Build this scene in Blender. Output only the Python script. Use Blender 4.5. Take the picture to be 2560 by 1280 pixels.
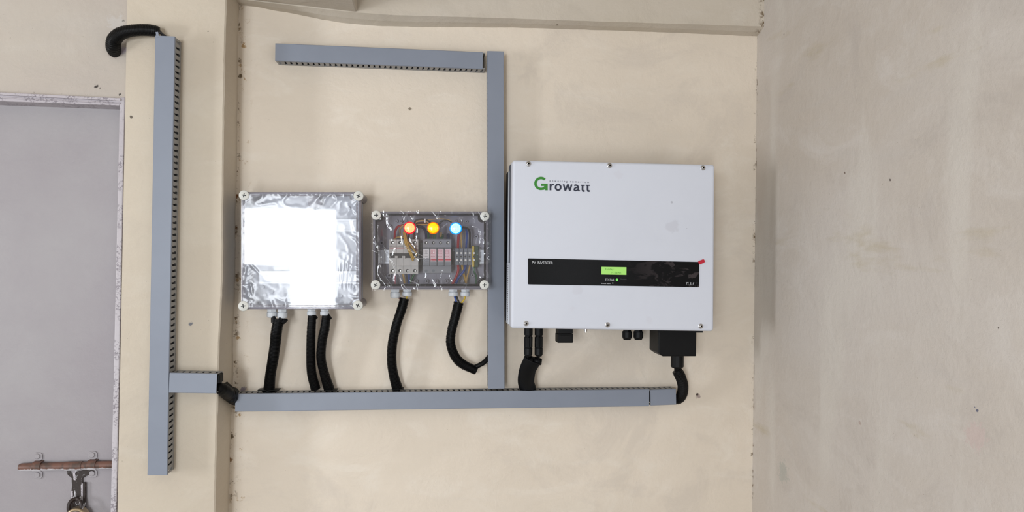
import bpy, bmesh, math, random
from mathutils import Vector, Matrix, noise
random.seed(7)
C = bpy.context.scene
COL = C.collection
for o in list(bpy.data.objects): bpy.data.objects.remove(o, do_unlink=True)

# ------------------------------------------------------------------ camera
W, H, F = 2560, 1280, 1862.0
D = 1.862                       # camera to main wall
CZ = 1.65
cam_d = bpy.data.cameras.new('camera'); cam_d.sensor_width = 36; cam_d.lens = F/W*36
cam_d.clip_start = 0.02
cam = bpy.data.objects.new('camera', cam_d); COL.objects.link(cam); C.camera = cam
R = (Matrix.Rotation(-math.atan(200/F), 4, 'Z') @ Matrix.Rotation(math.radians(90), 4, 'X')
     @ Matrix.Rotation(0.0105, 4, 'Z'))
cam.matrix_world = Matrix.Translation((0, -D, CZ)) @ R
R3 = R.to_3x3()
def ray(px, py):
    return (R3 @ Vector(((px-W/2)/F, -(py-H/2)/F, -1.0))).normalized()
def P(px, py, d=0.0):
    """point of the real plane y = -d (d metres in front of the main wall) seen at that place of the photo"""
    r = ray(px, py); t = (D-d)/r.y
    return Vector((r.x*t, -d, CZ + r.z*t))
def mm(px, d=0.0): return px*(D-d)/F      # photo pixels -> metres at depth d
XR = P(1887, 640).x                       # right wall plane
def PR(px, py):
    r = ray(px, py); t = XR/r.x
    return Vector((XR, -D + r.y*t, CZ + r.z*t))

# ------------------------------------------------------------------ light
wd = bpy.data.worlds.new('world'); C.world = wd; wd.use_nodes = True
wd.node_tree.nodes['Background'].inputs[0].default_value = (0.75, 0.82, 1, 1)
wd.node_tree.nodes['Background'].inputs[1].default_value = 0.6
C.view_settings.view_transform = 'Standard'; C.view_settings.look = 'None'
C.view_settings.gamma = 1; C.view_settings.use_curve_mapping = False
C.view_settings.exposure = -0.22
YB = -4.15                                # rear wall (behind the camera)
XL = -3.0                                 # left wall
def area(name, loc, size, power, color, rot):
    l = bpy.data.lights.new(name, 'AREA'); l.shape = 'RECTANGLE'; l.size, l.size_y = size
    l.energy = power; l.color = color
    o = bpy.data.objects.new(name, l); COL.objects.link(o); o.location = loc; o.rotation_euler = rot
    return o
RAD = 38.0
WIN = (-1.72, -1.06, 1.57, 1.985)         # rear window x0,x1,z0,z1
DOO = (-1.06, -0.735, 0.35, 1.985)        # narrow glazed door beside it
for nm, (x0, x1, z0, z1), k in (('window_daylight', WIN, 1.0), ('glazed_door_daylight', DOO, 1.0)):
    A = (x1-x0)*(z1-z0)
    area(nm, ((x0+x1)/2, YB+0.0, (z0+z1)/2), (x1-x0, z1-z0), RAD*k*math.pi*A, (0.90, 0.95, 1.0), (math.radians(90), 0, 0))
SW = (-1.72, -1.36, 1.08, 1.95)           # side window y0,y1,z0,z1
A = (SW[1]-SW[0])*(SW[3]-SW[2])
area('side_window_daylight', (XL+0.0, (SW[0]+SW[1])/2, (SW[2]+SW[3])/2), (SW[3]-SW[2], SW[1]-SW[0]), 38*math.pi*A, (0.93, 0.96, 1.0), (0, math.radians(-90), 0))
RW = (-3.9, -2.4, 0.9, 2.1)               # unseen window added in the right wall to brighten the pilaster return: y0,y1,z0,z1
A = (RW[1]-RW[0])*(RW[3]-RW[2])
area('right_fill_light', (XR+0.03, (RW[0]+RW[1])/2, (RW[2]+RW[3])/2), (RW[3]-RW[2], RW[1]-RW[0]), 3.3*math.pi*A, (0.93, 0.98, 1.0), (0, math.radians(90), 0))  # added fill light for the shaded pilaster return

# ------------------------------------------------------------------ materials
def lin(c):
    c /= 255.0
    return c/12.92 if c <= 0.04045 else ((c+0.055)/1.055)**2.4
def rgb(r, g, b): return (lin(r), lin(g), lin(b), 1)
class NT:
    def __init__(s, name):
        s.m = bpy.data.materials.new(name); s.m.use_nodes = True
        s.t = s.m.node_tree; s.n = s.t.nodes; s.l = s.t.links
        s.p = s.n['Principled BSDF']; s.out = s.n['Material Output']
        s.tc = s.n.new('ShaderNodeTexCoord')
    def co(s): return s.tc.outputs['Object']
    def noise(s, scale, detail=4, rough=.55, vec=None, dist=0):
        n = s.n.new('ShaderNodeTexNoise'); n.inputs['Scale'].default_value = scale
        n.inputs['Detail'].default_value = detail; n.inputs['Roughness'].default_value = rough
        n.inputs['Distortion'].default_value = dist
        s.l.new(vec or s.co(), n.inputs['Vector']); return n.outputs['Fac']
    def mapping(s, scale=(1, 1, 1), rot=(0, 0, 0), loc=(0, 0, 0)):
        n = s.n.new('ShaderNodeMapping'); n.inputs['Scale'].default_value = scale
        n.inputs['Rotation'].default_value = rot; n.inputs['Location'].default_value = loc
        s.l.new(s.co(), n.inputs['Vector']); return n.outputs[0]
    def ramp(s, v, a, b, lo=0.0, hi=1.0):
        n = s.n.new('ShaderNodeMapRange'); n.interpolation_type = 'SMOOTHSTEP'
        for k, x in zip(('From Min', 'From Max', 'To Min', 'To Max'), (a, b, lo, hi)): n.inputs[k].default_value = x
        s.l.new(v, n.inputs['Value']); return n.outputs[0]
    def math(s, op, a, b=None, c=None):
        n = s.n.new('ShaderNodeMath'); n.operation = op
        for i, x in enumerate((a, b, c)):
            if x is None: continue
            if isinstance(x, (int, float)): n.inputs[i].default_value = x
            else: s.l.new(x, n.inputs[i])
        return n.outputs[0]
    def mix(s, f, a, b):
        n = s.n.new('ShaderNodeMix'); n.data_type = 'RGBA'
        if isinstance(f, (int, float)): n.inputs[0].default_value = f
        else: s.l.new(f, n.inputs[0])
        for i, x in ((6, a), (7, b)):
            if isinstance(x, tuple): n.inputs[i].default_value = x
            else: s.l.new(x, n.inputs[i])
        return n.outputs[2]
    def xyz(s):
        n = s.n.new('ShaderNodeSeparateXYZ'); s.l.new(s.co(), n.inputs[0]); return n.outputs
    def base(s, c):
        if isinstance(c, tuple): s.p.inputs['Base Color'].default_value = c
        else: s.l.new(c, s.p.inputs['Base Color'])
    def rough(s, c):
        if isinstance(c, (int, float)): s.p.inputs['Roughness'].default_value = c
        else: s.l.new(c, s.p.inputs['Roughness'])
    def bump(s, h, dist=.002, strength=.6):
        n = s.n.new('ShaderNodeBump'); n.inputs['Distance'].default_value = dist
        n.inputs['Strength'].default_value = strength
        s.l.new(h, n.inputs['Height']); s.l.new(n.outputs[0], s.p.inputs['Normal'])
    def blob(s, p, r, wob):
        """soft round mark of radius r at world point p, edge broken by the noise wob"""
        n = s.n.new('ShaderNodeVectorMath'); n.operation = 'DISTANCE'
        s.l.new(s.co(), n.inputs[0]); n.inputs[1].default_value = p
        d = s.math('MULTIPLY_ADD', wob, 2.6*r, n.outputs['Value'])
        return s.ramp(d, r*1.75, r*2.15, 1.0, 0.0)

def simple(name, col, rough=.5, metal=0.0, var=0.0, bump=0.0, bscale=200, spec=.5, vscale=30):
    t = NT(name)
    if var:
        f = t.ramp(t.noise(vscale, 3), .3, .7)
        dk = tuple(c*(1-var) for c in col[:3])+(1,); t.base(t.mix(f, dk, col))
    else: t.base(col)
    t.rough(rough); t.p.inputs['Metallic'].default_value = metal
    t.p.inputs['Specular IOR Level'].default_value = spec
    if bump: t.bump(t.noise(bscale, 3), bump, .5)
    return t.m

def plaster(name, c1, c2, c3, bumpd=.002, edges=(), marks=(), patch=1.0, fine=1.0, extra=None):
    t = NT(name)
    big = t.ramp(t.noise(1.6, 5, .55, t.mapping((1, 1, 1.8))), .35, .68)
    col = t.mix(big, c1, c2)
    med = t.ramp(t.noise(6.5, 6, .65, t.mapping((.8, .8, 1.6), loc=(3, 1, 7)), 1.0), .48, .74, 0, .6*patch)
    col = t.mix(med, col, c3)
    blot = t.ramp(t.noise(3.4, 7, .68, t.mapping((1, 1, 1.2), loc=(11, 4, 3)), .8), .50, .66, 0, .55*patch)
    col = t.mix(blot, col, tuple(x*y for x, y in zip(c2[:3], (.90, .905, .93)))+(1,))
    str_ = t.ramp(t.noise(7, 4, .6, t.mapping((.35, .35, 3.2), loc=(9, 9, 2)), .6), .55, .8, 0, .35*patch)
    col = t.mix(str_, col, tuple(x*.86 for x in c3[:3])+(1,))
    speck = t.ramp(t.noise(150, 2, .5), .76, .79, 0, .4)
    col = t.mix(speck, col, rgb(120, 108, 92))
    wob = t.noise(130, 5, .75)
    X = t.xyz()
    for (ax, v, wdt, dirt, thr) in edges:       # dirt collected along the real corner lines
        d = t.math('ABSOLUTE', t.math('SUBTRACT', X[ax], v))
        e = t.ramp(d, 0, wdt, 1, 0)
        n1 = t.ramp(t.noise(38, 5, .7, t.mapping(loc=(5*ax, 2, v))), thr, thr+.07)
        col = t.mix(t.math('MULTIPLY', e, n1), col, dirt)
    for (p, r, c) in marks:
        col = t.mix(t.blob(p, r, wob), col, c)
    if extra: col = extra(t, col)
    t.base(col); t.rough(.62); t.p.inputs['Specular IOR Level'].default_value = .25
    h = t.math('ADD', t.math('MULTIPLY', t.noise(9, 6, .6, None, .5), 1.0), t.math('MULTIPLY', t.noise(90, 5, .6), .22*fine))
    t.bump(h, bumpd*3.2, .6)
    return t.m

DIRT = rgb(112, 92, 66)
xc0 = P(590, 600).x
wall_m = plaster('cream_plaster', rgb(227, 215, 199), rgb(219, 207, 191), rgb(231, 222, 209),
    edges=((0, XR, .009, DIRT, .56), (0, xc0, .014, DIRT, .55), (0, xc0+.01, .03, rgb(170, 140, 100), .58)),
    marks=((P(1746, 991), .0085, rgb(172, 155, 148)), (P(1743, 986), .0048, rgb(45, 26, 22)),
           (P(608, 976), .012, rgb(150, 140, 150)), (P(600, 190), .007, rgb(110, 95, 75)), (P(592, 490), .007, rgb(130, 85, 50)),
           (P(588, 570), .009, rgb(120, 90, 60)), (P(1025, 272), .006, rgb(140, 128, 112)),
           (P(573, 1150), .010, rgb(130, 95, 60)), (P(577, 1090), .010, rgb(110, 95, 75))))
pil_m = plaster('pilaster_plaster', rgb(204, 193, 176), rgb(197, 185, 168), rgb(208, 199, 185), patch=.6,
    marks=((P(328, 292, .115), .0045, rgb(105, 95, 85)), (P(476, 810, .115), .006, rgb(120, 120, 125)), (P(520, 78, .115), .003, rgb(90, 85, 80))))
doorwall_m = plaster('grey_cream_plaster', rgb(180, 170, 162), rgb(188, 179, 168), rgb(192, 185, 176), patch=.8,
    marks=((P(292, 60, .095), .026, rgb(190, 184, 178)), (P(286, 134, .095), .014, rgb(140, 120, 112)), (P(308, 128, .095), .014, rgb(170, 160, 168)),
           (P(243, 216, .095), .007, rgb(72, 66, 62)), (P(252, 221, .095), .005, rgb(80, 72, 66)), (P(301, 236, .095), .006, rgb(64, 60, 56)), (P(310, 52, .095), .005, rgb(130, 125, 120))),
    edges=((2, P(150, 236, .095).z, .007, rgb(125, 116, 110), .60),))
def right_extra(t, col):
    # trowel marks: paler slanting bands and a rougher grey patch
    m = t.mapping((1, 2.6, .5), (math.radians(-14), 0, 0), (0, 1.1, 0))
    band = t.ramp(t.noise(2.2, 3, .5, m), .52, .62, 0, .7)
    col = t.mix(band, col, rgb(212, 206, 198))
    m2 = t.mapping((1, .8, 3.5), loc=(0, 4, 1))
    y = t.ramp(t.noise(3.0, 5, .6, m2), .60, .72, 0, .5)
    return t.mix(y, col, rgb(186, 174, 148))
right_m = plaster('rough_grey_plaster', rgb(206, 199, 192), rgb(200, 191, 181), rgb(212, 206, 200), bumpd=.0018, patch=1.1, fine=1.4,
    edges=((1, 0.0, .009, DIRT, .54),),
    marks=((PR(1960, 86), .003, rgb(40, 34, 30)), (PR(2437, 1018), .003, rgb(120, 120, 135)), (PR(2443, 1026), .003, rgb(110, 112, 130)),
           (PR(2150, 1058), .005, rgb(184, 168, 160)), (PR(2496, 820), .0018, rgb(110, 100, 95)), (PR(2112, 432), .004, rgb(120, 105, 95)), (PR(2225, 450), .003, rgb(110, 100, 95)),
           (PR(1958, 1180), .035, rgb(184, 182, 174)), (PR(2440, 1090), .03, rgb(205, 190, 184))), extra=right_extra)
beam_m = plaster('beam_plaster', rgb(204, 194, 180), rgb(196, 186, 170), rgb(208, 200, 188), patch=.8,
    edges=((0, XR, .02, DIRT, .48),), marks=((P(1392, 60, .02), .006, rgb(120, 105, 85)),))
def painted(name, c1, c2, dirt, thr, rough=.45, vs=14):
    t = NT(name)
    col = t.mix(t.ramp(t.noise(1.8, 5, .6), .35, .7), c1, c2)
    col = t.mix(t.ramp(t.noise(5, 5, .6, t.mapping((.5, .5, 3))), .56, .8, 0, .5), col, tuple(x*.93 for x in c1[:3])+(1,))
    n = t.ramp(t.noise(vs*8, 5, .75), thr, thr+.05, 0, .75)
    n = t.math('MULTIPLY', n, t.ramp(t.noise(vs, 3, .6), .42, .58))
    col = t.mix(n, col, dirt)
    t.base(col); t.rough(rough); t.bump(t.noise(22, 6, .65), .004, .4)
    return t.m
leaf_m = painted('lavender_grey_door_paint', rgb(150, 144, 148), rgb(160, 156, 158), rgb(150, 142, 142), .70)
frame_m = painted('dirty_white_frame_paint', rgb(190, 185, 190), rgb(180, 173, 178), rgb(112, 104, 112), .50, vs=26)
M = dict(
  duct=simple('grey_pvc_duct', rgb(129, 136, 150), .42, var=.04, vscale=12),
  ductbase=simple('light_grey_pvc', rgb(150, 150, 150), .5, var=.04),
  black=simple('black_corrugated_plastic', rgb(7, 7, 8), .42, spec=.2),
  blackm=simple('black_matte_plastic', rgb(10, 11, 13), .5, spec=.2),
  tape=simple('black_tape', rgb(9, 9, 10), .55, spec=.15, bump=.001, bscale=60),
  darkside=simple('dark_grey_side_metal', rgb(42, 46, 60), .4),
  white=None, gland=simple('white_nylon', rgb(206, 210, 214), .45),
  screwcap=simple('off_white_plastic', rgb(214, 214, 208), .45),
  recess=simple('dark_recess', rgb(40, 40, 42), .6),
  steel=simple('stainless_steel', rgb(190, 188, 186), .28, 1.0),
  greybox=simple('light_grey_enclosure', rgb(206, 211, 224), .5, var=.04),
  greybox2=simple('lilac_grey_enclosure', rgb(158, 156, 170), .5, var=.06),
  rail=simple('zinc_rail', rgb(214, 218, 226), .45, .35),
  gasket=simple('dark_gasket', rgb(22, 18, 24), .5),
  mcb=simple('breaker_grey_plastic', rgb(196, 192, 190), .5, var=.03),
  spd=simple('arrester_grey_plastic', rgb(132, 134, 142), .5, var=.03),
  term=simple('terminal_grey_plastic', rgb(112, 116, 126), .5),
  yellow=simple('yellow_plastic', rgb(200, 170, 50), .5), dgreen=simple('dark_green_plastic', rgb(26, 62, 44), .5),
  red=simple('red_plastic', rgb(196, 40, 60), .45), redtab=simple('red_tape', rgb(190, 20, 48), .4),
  w_red=simple('red_insulation', rgb(170, 32, 48), .4), w_tan=simple('tan_insulation', rgb(190, 154, 90), .45),
  w_yel=simple('yellow_insulation', rgb(186, 146, 50), .45), w_blk=simple('black_insulation', rgb(26, 24, 28), .4),
  w_brn=simple('brown_insulation', rgb(92, 44, 34), .45), w_blu=simple('blue_insulation', rgb(34, 72, 150), .4),
  w_nav=simple('dark_blue_insulation', rgb(26, 36, 74), .4), w_grn=simple('green_insulation', rgb(28, 92, 56), .4),
  w_pnk=simple('pink_insulation', rgb(190, 120, 135), .5),
  label=simple('white_label', rgb(226, 222, 226), .5), pinklabel=simple('pink_label', rgb(232, 196, 204), .5),
  ink=simple('grey_ink', rgb(96, 92, 104), .6), redink=simple('red_ink', rgb(186, 70, 84), .6),
  logo_g=simple('logo_green', rgb(40, 128, 28), .4), logo_d=simple('logo_navy', rgb(28, 34, 56), .4),
  print=simple('silver_print', rgb(190, 192, 196), .5), dimprint=simple('dim_grey_print', rgb(70, 72, 74), .5),
  lcdink=simple('lcd_ink', rgb(70, 130, 50), .6),
  brass=simple('worn_brass', rgb(190, 170, 140), .35, .9, var=.25, vscale=90),
  silver=simple('silver_label_stock', rgb(200, 206, 214), .4),
)
def inv_white():
    t = NT('white_powder_coat')
    c = t.mix(t.ramp(t.noise(4, 5, .6), .4, .75, 0, .5), rgb(211, 215, 226), rgb(203, 207, 218))
    wob = t.noise(40, 3, .6)
    for p, r, a in ((P(1673, 567, .19), .022, 184), (P(1545, 438, .19), .012, 205), (P(1440, 722, .19), .014, 198), (P(1679, 506, .19), .0035, 90), (P(1717, 571, .19), .002, 120), (P(1430, 770, .19), .016, 205), (P(1620, 800, .19), .012, 205)):
        c = t.mix(t.math('MULTIPLY', t.blob(p, r, wob), .32), c, rgb(a, a, a+10))
    t.base(c); t.rough(.42); t.bump(t.noise(900, 2), .0003, .3); return t.m
M['white'] = inv_white()
def panel_black():
    t = NT('glossy_black_film_panel')
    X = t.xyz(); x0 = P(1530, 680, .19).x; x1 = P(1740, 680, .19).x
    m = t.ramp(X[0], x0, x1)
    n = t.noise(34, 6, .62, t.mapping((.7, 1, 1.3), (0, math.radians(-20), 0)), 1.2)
    f = t.math('MULTIPLY', t.ramp(n, .49, .58), m)            # reflection of trees outside, painted as grey smudges on the right half
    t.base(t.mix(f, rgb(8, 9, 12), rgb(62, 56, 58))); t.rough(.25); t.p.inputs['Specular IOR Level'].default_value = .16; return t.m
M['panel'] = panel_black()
def rust():
    t = NT('rust_brown_bolt_paint')
    X = t.xyz()
    n = t.noise(28, 5, .7, None, 1.0)
    col = t.mix(t.ramp(t.noise(60, 4), .4, .65), rgb(112, 78, 66), rgb(80, 62, 54))
    z = t.ramp(t.math('MULTIPLY_ADD', n, .014, X[2]), .0015, .0045, 1, 0)     # white paint left on the lower side of the rod
    col = t.mix(z, col, rgb(205, 202, 206))
    t.base(col); t.rough(.5); t.bump(t.noise(200, 3), .001, .4); return t.m
M['rust'] = rust()
def hasp():
    t = NT('dark_bare_hasp')
    n = t.noise(45, 5, .7, t.mapping((1.6, 1, .7)), .8)
    col = t.mix(t.ramp(n, .56, .60), rgb(40, 28, 24), rgb(206, 204, 208))
    t.base(col); t.rough(.5); t.bump(n, .002, .5); return t.m
M['hasp'] = hasp()
def clear(name, tint=(1, 1, 1, 1), rough=.015, ior=1.5, haze=0.0, hazecol=(.8, .82, .9, 1), bumpd=0, bscale=30, thr=.5):
    t = NT(name)
    tr = t.n.new('ShaderNodeBsdfTransparent'); tr.inputs[0].default_value = tint
    gl = t.n.new('ShaderNodeBsdfGlossy'); gl.inputs['Roughness'].default_value = rough
    fr = t.n.new('ShaderNodeFresnel'); fr.inputs[0].default_value = ior
    mx = t.n.new('ShaderNodeMixShader'); t.l.new(fr.outputs[0], mx.inputs[0]); t.l.new(tr.outputs[0], mx.inputs[1]); t.l.new(gl.outputs[0], mx.inputs[2])
    out = mx.outputs[0]
    if haze:
        df = t.n.new('ShaderNodeBsdfDiffuse'); df.inputs[0].default_value = hazecol
        m2 = t.n.new('ShaderNodeMixShader'); m2.inputs[0].default_value = haze
        t.l.new(out, m2.inputs[1]); t.l.new(df.outputs[0], m2.inputs[2]); out = m2.outputs[0]
    if bumpd:
        b = t.n.new('ShaderNodeBump'); b.inputs['Distance'].default_value = bumpd; b.inputs['Strength'].default_value = 1
        h = t.ramp(t.noise(bscale, 3, .5, None, 1.5), thr, thr+.3)
        t.l.new(h, b.inputs['Height']); t.l.new(b.outputs[0], gl.inputs['Normal'])
    t.l.new(out, t.out.inputs[0]); t.n.remove(t.p); return t.m
M['clear'] = clear('clear_polycarbonate', rough=.03)
M['rim'] = clear('clear_rim_plastic', (.86, .84, .88, 1), .08, 1.55, .30, (.50, .48, .54, 1))
M['film'] = clear('crinkled_clear_film', (1, 1, 1, 1), .06, 1.45, .02, (.8, .8, .85, 1))
M['film2'] = clear('hazy_clear_film', (1, 1, 1, 1), .16, 1.50, .13, (.86, .88, .94, 1))  # pale haze mixed in for the bloom around the window reflection
M['fold'] = clear('folded_clear_film', (.96, .96, .98, 1), .10, 1.9, .22, (.85, .85, .9, 1))
def glow(name, col, s, edge=None):
    t = NT(name); t.base(tuple(c*.6 for c in col[:3])+(1,))
    t.p.inputs['Emission Color'].default_value = col; t.p.inputs['Emission Strength'].default_value = s
    t.rough(.2); return t.m
M['g_red'] = glow('red_lit_lens', rgb(255, 178, 112), 1.25); M['g_red2'] = glow('red_lit_bezel', rgb(255, 14, 44), .95)
M['g_yel'] = glow('amber_lit_lens', rgb(255, 196, 0), 1.2); M['g_yel2'] = glow('amber_lit_bezel', rgb(235, 120, 8), .7)
M['g_blu'] = glow('blue_lit_lens', rgb(170, 248, 255), 1.35); M['g_blu2'] = glow('blue_lit_bezel', rgb(0, 140, 255), 1.3)
M['g_lcd'] = glow('lit_green_lcd', rgb(150, 205, 100), .75)
M['g_led'] = glow('green_led', rgb(110, 215, 90), .7)

# ------------------------------------------------------------------ mesh builder
class MB:
    def __init__(s): s.b = bmesh.new()
    def face(s, vs):
        try: return s.b.faces.new(vs)
        except ValueError: return None
    def prism(s, pts, y0, y1):
        """outline (list of world points, x/z used) extruded from y0 to y1"""
        a = [s.b.verts.new((p[0], y0, p[-1])) for p in pts]; c = [s.b.verts.new((p[0], y1, p[-1])) for p in pts]
        s.face(a); s.face(c[::-1]); n = len(pts)
        for i in range(n): s.face((a[i], c[i], c[(i+1) % n], a[(i+1) % n]))
        return s
    def pp(s, pts, d0, d1):       # outline in photo pixels at depth d0, extruded straight back to d1
        return s.prism([P(x, y, d0) for x, y in pts], -d0, -d1)
    def rect(s, x0, y0, x1, y1, d0, d1): return s.pp([(x0, y0), (x1, y0), (x1, y1), (x0, y1)], d0, d1)
    def box(s, a, b):
        x0, y0, z0 = a; x1, y1, z1 = b
        return s.prism([(x0, z0), (x1, z0), (x1, z1), (x0, z1)], y0, y1)
    def hexa(s, A, B):            # two matching quads
        a = [s.b.verts.new(p) for p in A]; c = [s.b.verts.new(p) for p in B]
        s.face(a); s.face(c[::-1])
        for i in range(4): s.face((a[i], c[i], c[(i+1) % 4], a[(i+1) % 4]))
        return s
    def tube(s, pts, rad, seg=16, squash=None, caps=True):
        pts = [Vector(p) for p in pts]; n = len(pts); rings = []
        ref = None
        for i, p in enumerate(pts):
            t = (pts[min(i+1, n-1)]-pts[max(i-1, 0)]).normalized()
            if ref is None:
                ref = Vector((0, 1, 0)) if abs(t.y) < .9 else Vector((1, 0, 0))
            u = (ref - t*ref.dot(t)).normalized(); ref = u; v = t.cross(u)
            r = rad[i] if isinstance(rad, (list, tuple)) else rad
            q = squash[i] if squash else 1.0
            rings.append([s.b.verts.new(p + u*math.cos(a)*r*q + v*math.sin(a)*r) for a in (2*math.pi*k/seg for k in range(seg))])
        for i in range(n-1):
            for k in range(seg): s.face((rings[i][k], rings[i][(k+1) % seg], rings[i+1][(k+1) % seg], rings[i+1][k]))
        if caps: s.face(rings[0][::-1]); s.face(rings[-1])
        return s
    def cyl(s, p0, p1, r, seg=28, r1=None): return s.tube([p0, p1], [r, r if r1 is None else r1], seg)
    def disc(s, px, py, d0, d1, rpx, seg=28, r1=None):   # cylinder along y, centred on a photo point
        c = P(px, py, d0); r = mm(rpx, d0)
        return s.cyl(c, Vector((c.x, -d1, c.z)), r, seg, r if r1 is None else mm(r1, d0))
    def ribbon(s, pts, w, d0, d1):  # flat stroke in photo pixels
        s.k = getattr(s, 'k', 0)+1; d0 += s.k*.00003
        n = len(pts); L = []; Rr = []
        for i in range(n):
            a = Vector(pts[max(i-1, 0)]); c = Vector(pts[min(i+1, n-1)]); t = (c-a).normalized(); nn = Vector((-t.y, t.x))
            if 0 < i < n-1:
                t1 = (Vector(pts[i])-a).normalized(); k = max(.5, nn.dot(Vector((-t1.y, t1.x)))); nn = nn/k
            p = Vector(pts[i]); L.append(p+nn*w/2); Rr.append(p-nn*w/2)
        for i in range(n-1):
            s.pp([L[i], L[i+1], Rr[i+1], Rr[i]], d0, d1)
        return s
    def build(s, name, mat, parent=None, bevel=0.0, smooth=False, seg=2, keep=False, mods=()):
        bmesh.ops.recalc_face_normals(s.b, faces=s.b.faces)
        vs = s.b.verts
        if keep: c = Vector((0, 0, 0))
        else:
            mn = Vector([min(v.co[i] for v in vs) for i in range(3)]); mx = Vector([max(v.co[i] for v in vs) for i in range(3)])
            c = (mn+mx)/2
            for v in vs: v.co -= c
        me = bpy.data.meshes.new(name); s.b.to_mesh(me); s.b.free()
        o = bpy.data.objects.new(name, me); COL.objects.link(o); me.materials.append(M[mat] if isinstance(mat, str) else mat)
        if smooth:
            for p in me.polygons: p.use_smooth = True
            try: me.set_sharp_from_angle(angle=math.radians(50))
            except Exception: pass
        o['_w'] = list(c)
        if parent is not None:
            o.parent = parent; o.location = c - Vector(parent['_w'])
        else: o.location = c
        if bevel:
            m = o.modifiers.new('bevel', 'BEVEL'); m.width = bevel; m.segments = seg; m.limit_method = 'ANGLE'; m.angle_limit = math.radians(40)
        return o
def thing(name, loc, label, cat, group=None):
    o = bpy.data.objects.new(name, None); COL.objects.link(o); o.location = loc; o['_w'] = list(loc)
    o.empty_display_size = .02
    tag(o, label, cat, group); return o
def tag(o, label, cat, group=None):
    o['label'] = label; o['category'] = cat
    if group: o['group'] = group
    return o
def struct(o): o['kind'] = 'structure'; return o
def spline(pts, n=14):
    pts = [Vector(p) for p in pts]; out = []
    q = [pts[0]*2-pts[1]]+pts+[pts[-1]*2-pts[-2]]
    for i in range(1, len(q)-2):
        for k in range(n):
            t = k/n; a, b, c, d = q[i-1], q[i], q[i+1], q[i+2]
            out.append(.5*((2*b)+(c-a)*t+(2*a-5*b+4*c-d)*t*t+(3*b-a-3*c+d)*t**3))
    out.append(pts[-1]); return out
def resample(pts, step):
    out = [pts[0]]; acc = 0.0
    for a, b in zip(pts, pts[1:]):
        L = (b-a).length; s = step-acc
        while s <= L and L > 0: out.append(a+(b-a)*(s/L)); s += step
        acc = (acc+L) % step
    return out
def text(body, px, py, hpx, d, name, mat, parent, width=None, shear=0, bold=0, spacing=1.0, slope=0.0):
    cu = bpy.data.curves.new(name, 'FONT'); cu.body = body; cu.size = 1; cu.shear = shear; cu.offset = bold; cu.space_character = spacing
    tmp = bpy.data.objects.new(name, cu); COL.objects.link(tmp)
    dg = bpy.context.evaluated_depsgraph_get(); dg.update()
    me = bpy.data.meshes.new_from_object(tmp.evaluated_get(dg)); bpy.data.objects.remove(tmp)
    xs = [v.co.x for v in me.vertices]; x0, x1 = min(xs), max(xs)
    sz = mm(hpx, d)/.69; sx = mm(width, d)/(x1-x0) if width else sz
    c = P(px, py, d); rot = Matrix.Rotation(math.atan(slope), 3, 'Y')
    for v in me.vertices:
        q = rot @ Vector(((v.co.x-x0)*sx, 0, v.co.y*sz)); v.co = Vector((q.x, -.0004-v.co.z*.0, q.z))
    o = bpy.data.objects.new(name, me); COL.objects.link(o); me.materials.clear(); me.materials.append(M[mat])
    o.parent = parent; o.location = c-Vector(parent['_w']); o['_w'] = list(c)
    return o

# ------------------------------------------------------------------ the room
ZC = 2.75
b = MB(); b.box((XL-.1, 0, 0), (XR+.1, .12, ZC)); struct(b.build('wall_back', wall_m, keep=True))
def wall_with_holes(name, axis, a0, a1, pos0, pos1, holes, mat):
    """axis 'x': wall runs along x at y pos0..pos1; holes = (lo, hi, z0, z1) sorted, not overlapping"""
    b = MB(); cur = a0
    def bx(u0, u1, z0, z1):
        if u1-u0 < 1e-4 or z1-z0 < 1e-4: return
        if axis == 'x': b.box((u0, pos0, z0), (u1, pos1, z1))
        else: b.box((pos0, u0, z0), (pos1, u1, z1))
    for lo, hi, z0, z1 in holes:
        bx(cur, lo, 0, ZC); bx(lo, hi, 0, z0); bx(lo, hi, z1, ZC); cur = hi
    bx(cur, a1, 0, ZC)
    return struct(b.build(name, mat, keep=True))
wall_with_holes('wall_rear', 'x', XL, XR, YB-.14, YB-.02, [WIN, DOO], doorwall_m)
wall_with_holes('wall_right', 'y', YB-.02, 0, XR, XR+.12, [RW], right_m)
wall_with_holes('wall_left', 'y', YB-.02, 0, XL-.14, XL-.02, [SW], doorwall_m)
plain = simple('grey_cement_floor', rgb(132, 126, 118), .6, var=.1, vscale=3)
b = MB(); b.box((XL-.1, YB-.1, -.1), (XR+.1, .1, 0)); struct(b.build('floor', plain, keep=True))
b = MB(); b.box((XL-.1, YB-.1, ZC), (XR+.1, .1, ZC+.1)); struct(b.build('ceiling', simple('white_ceiling', rgb(214, 208, 198), .7), keep=True))

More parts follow.
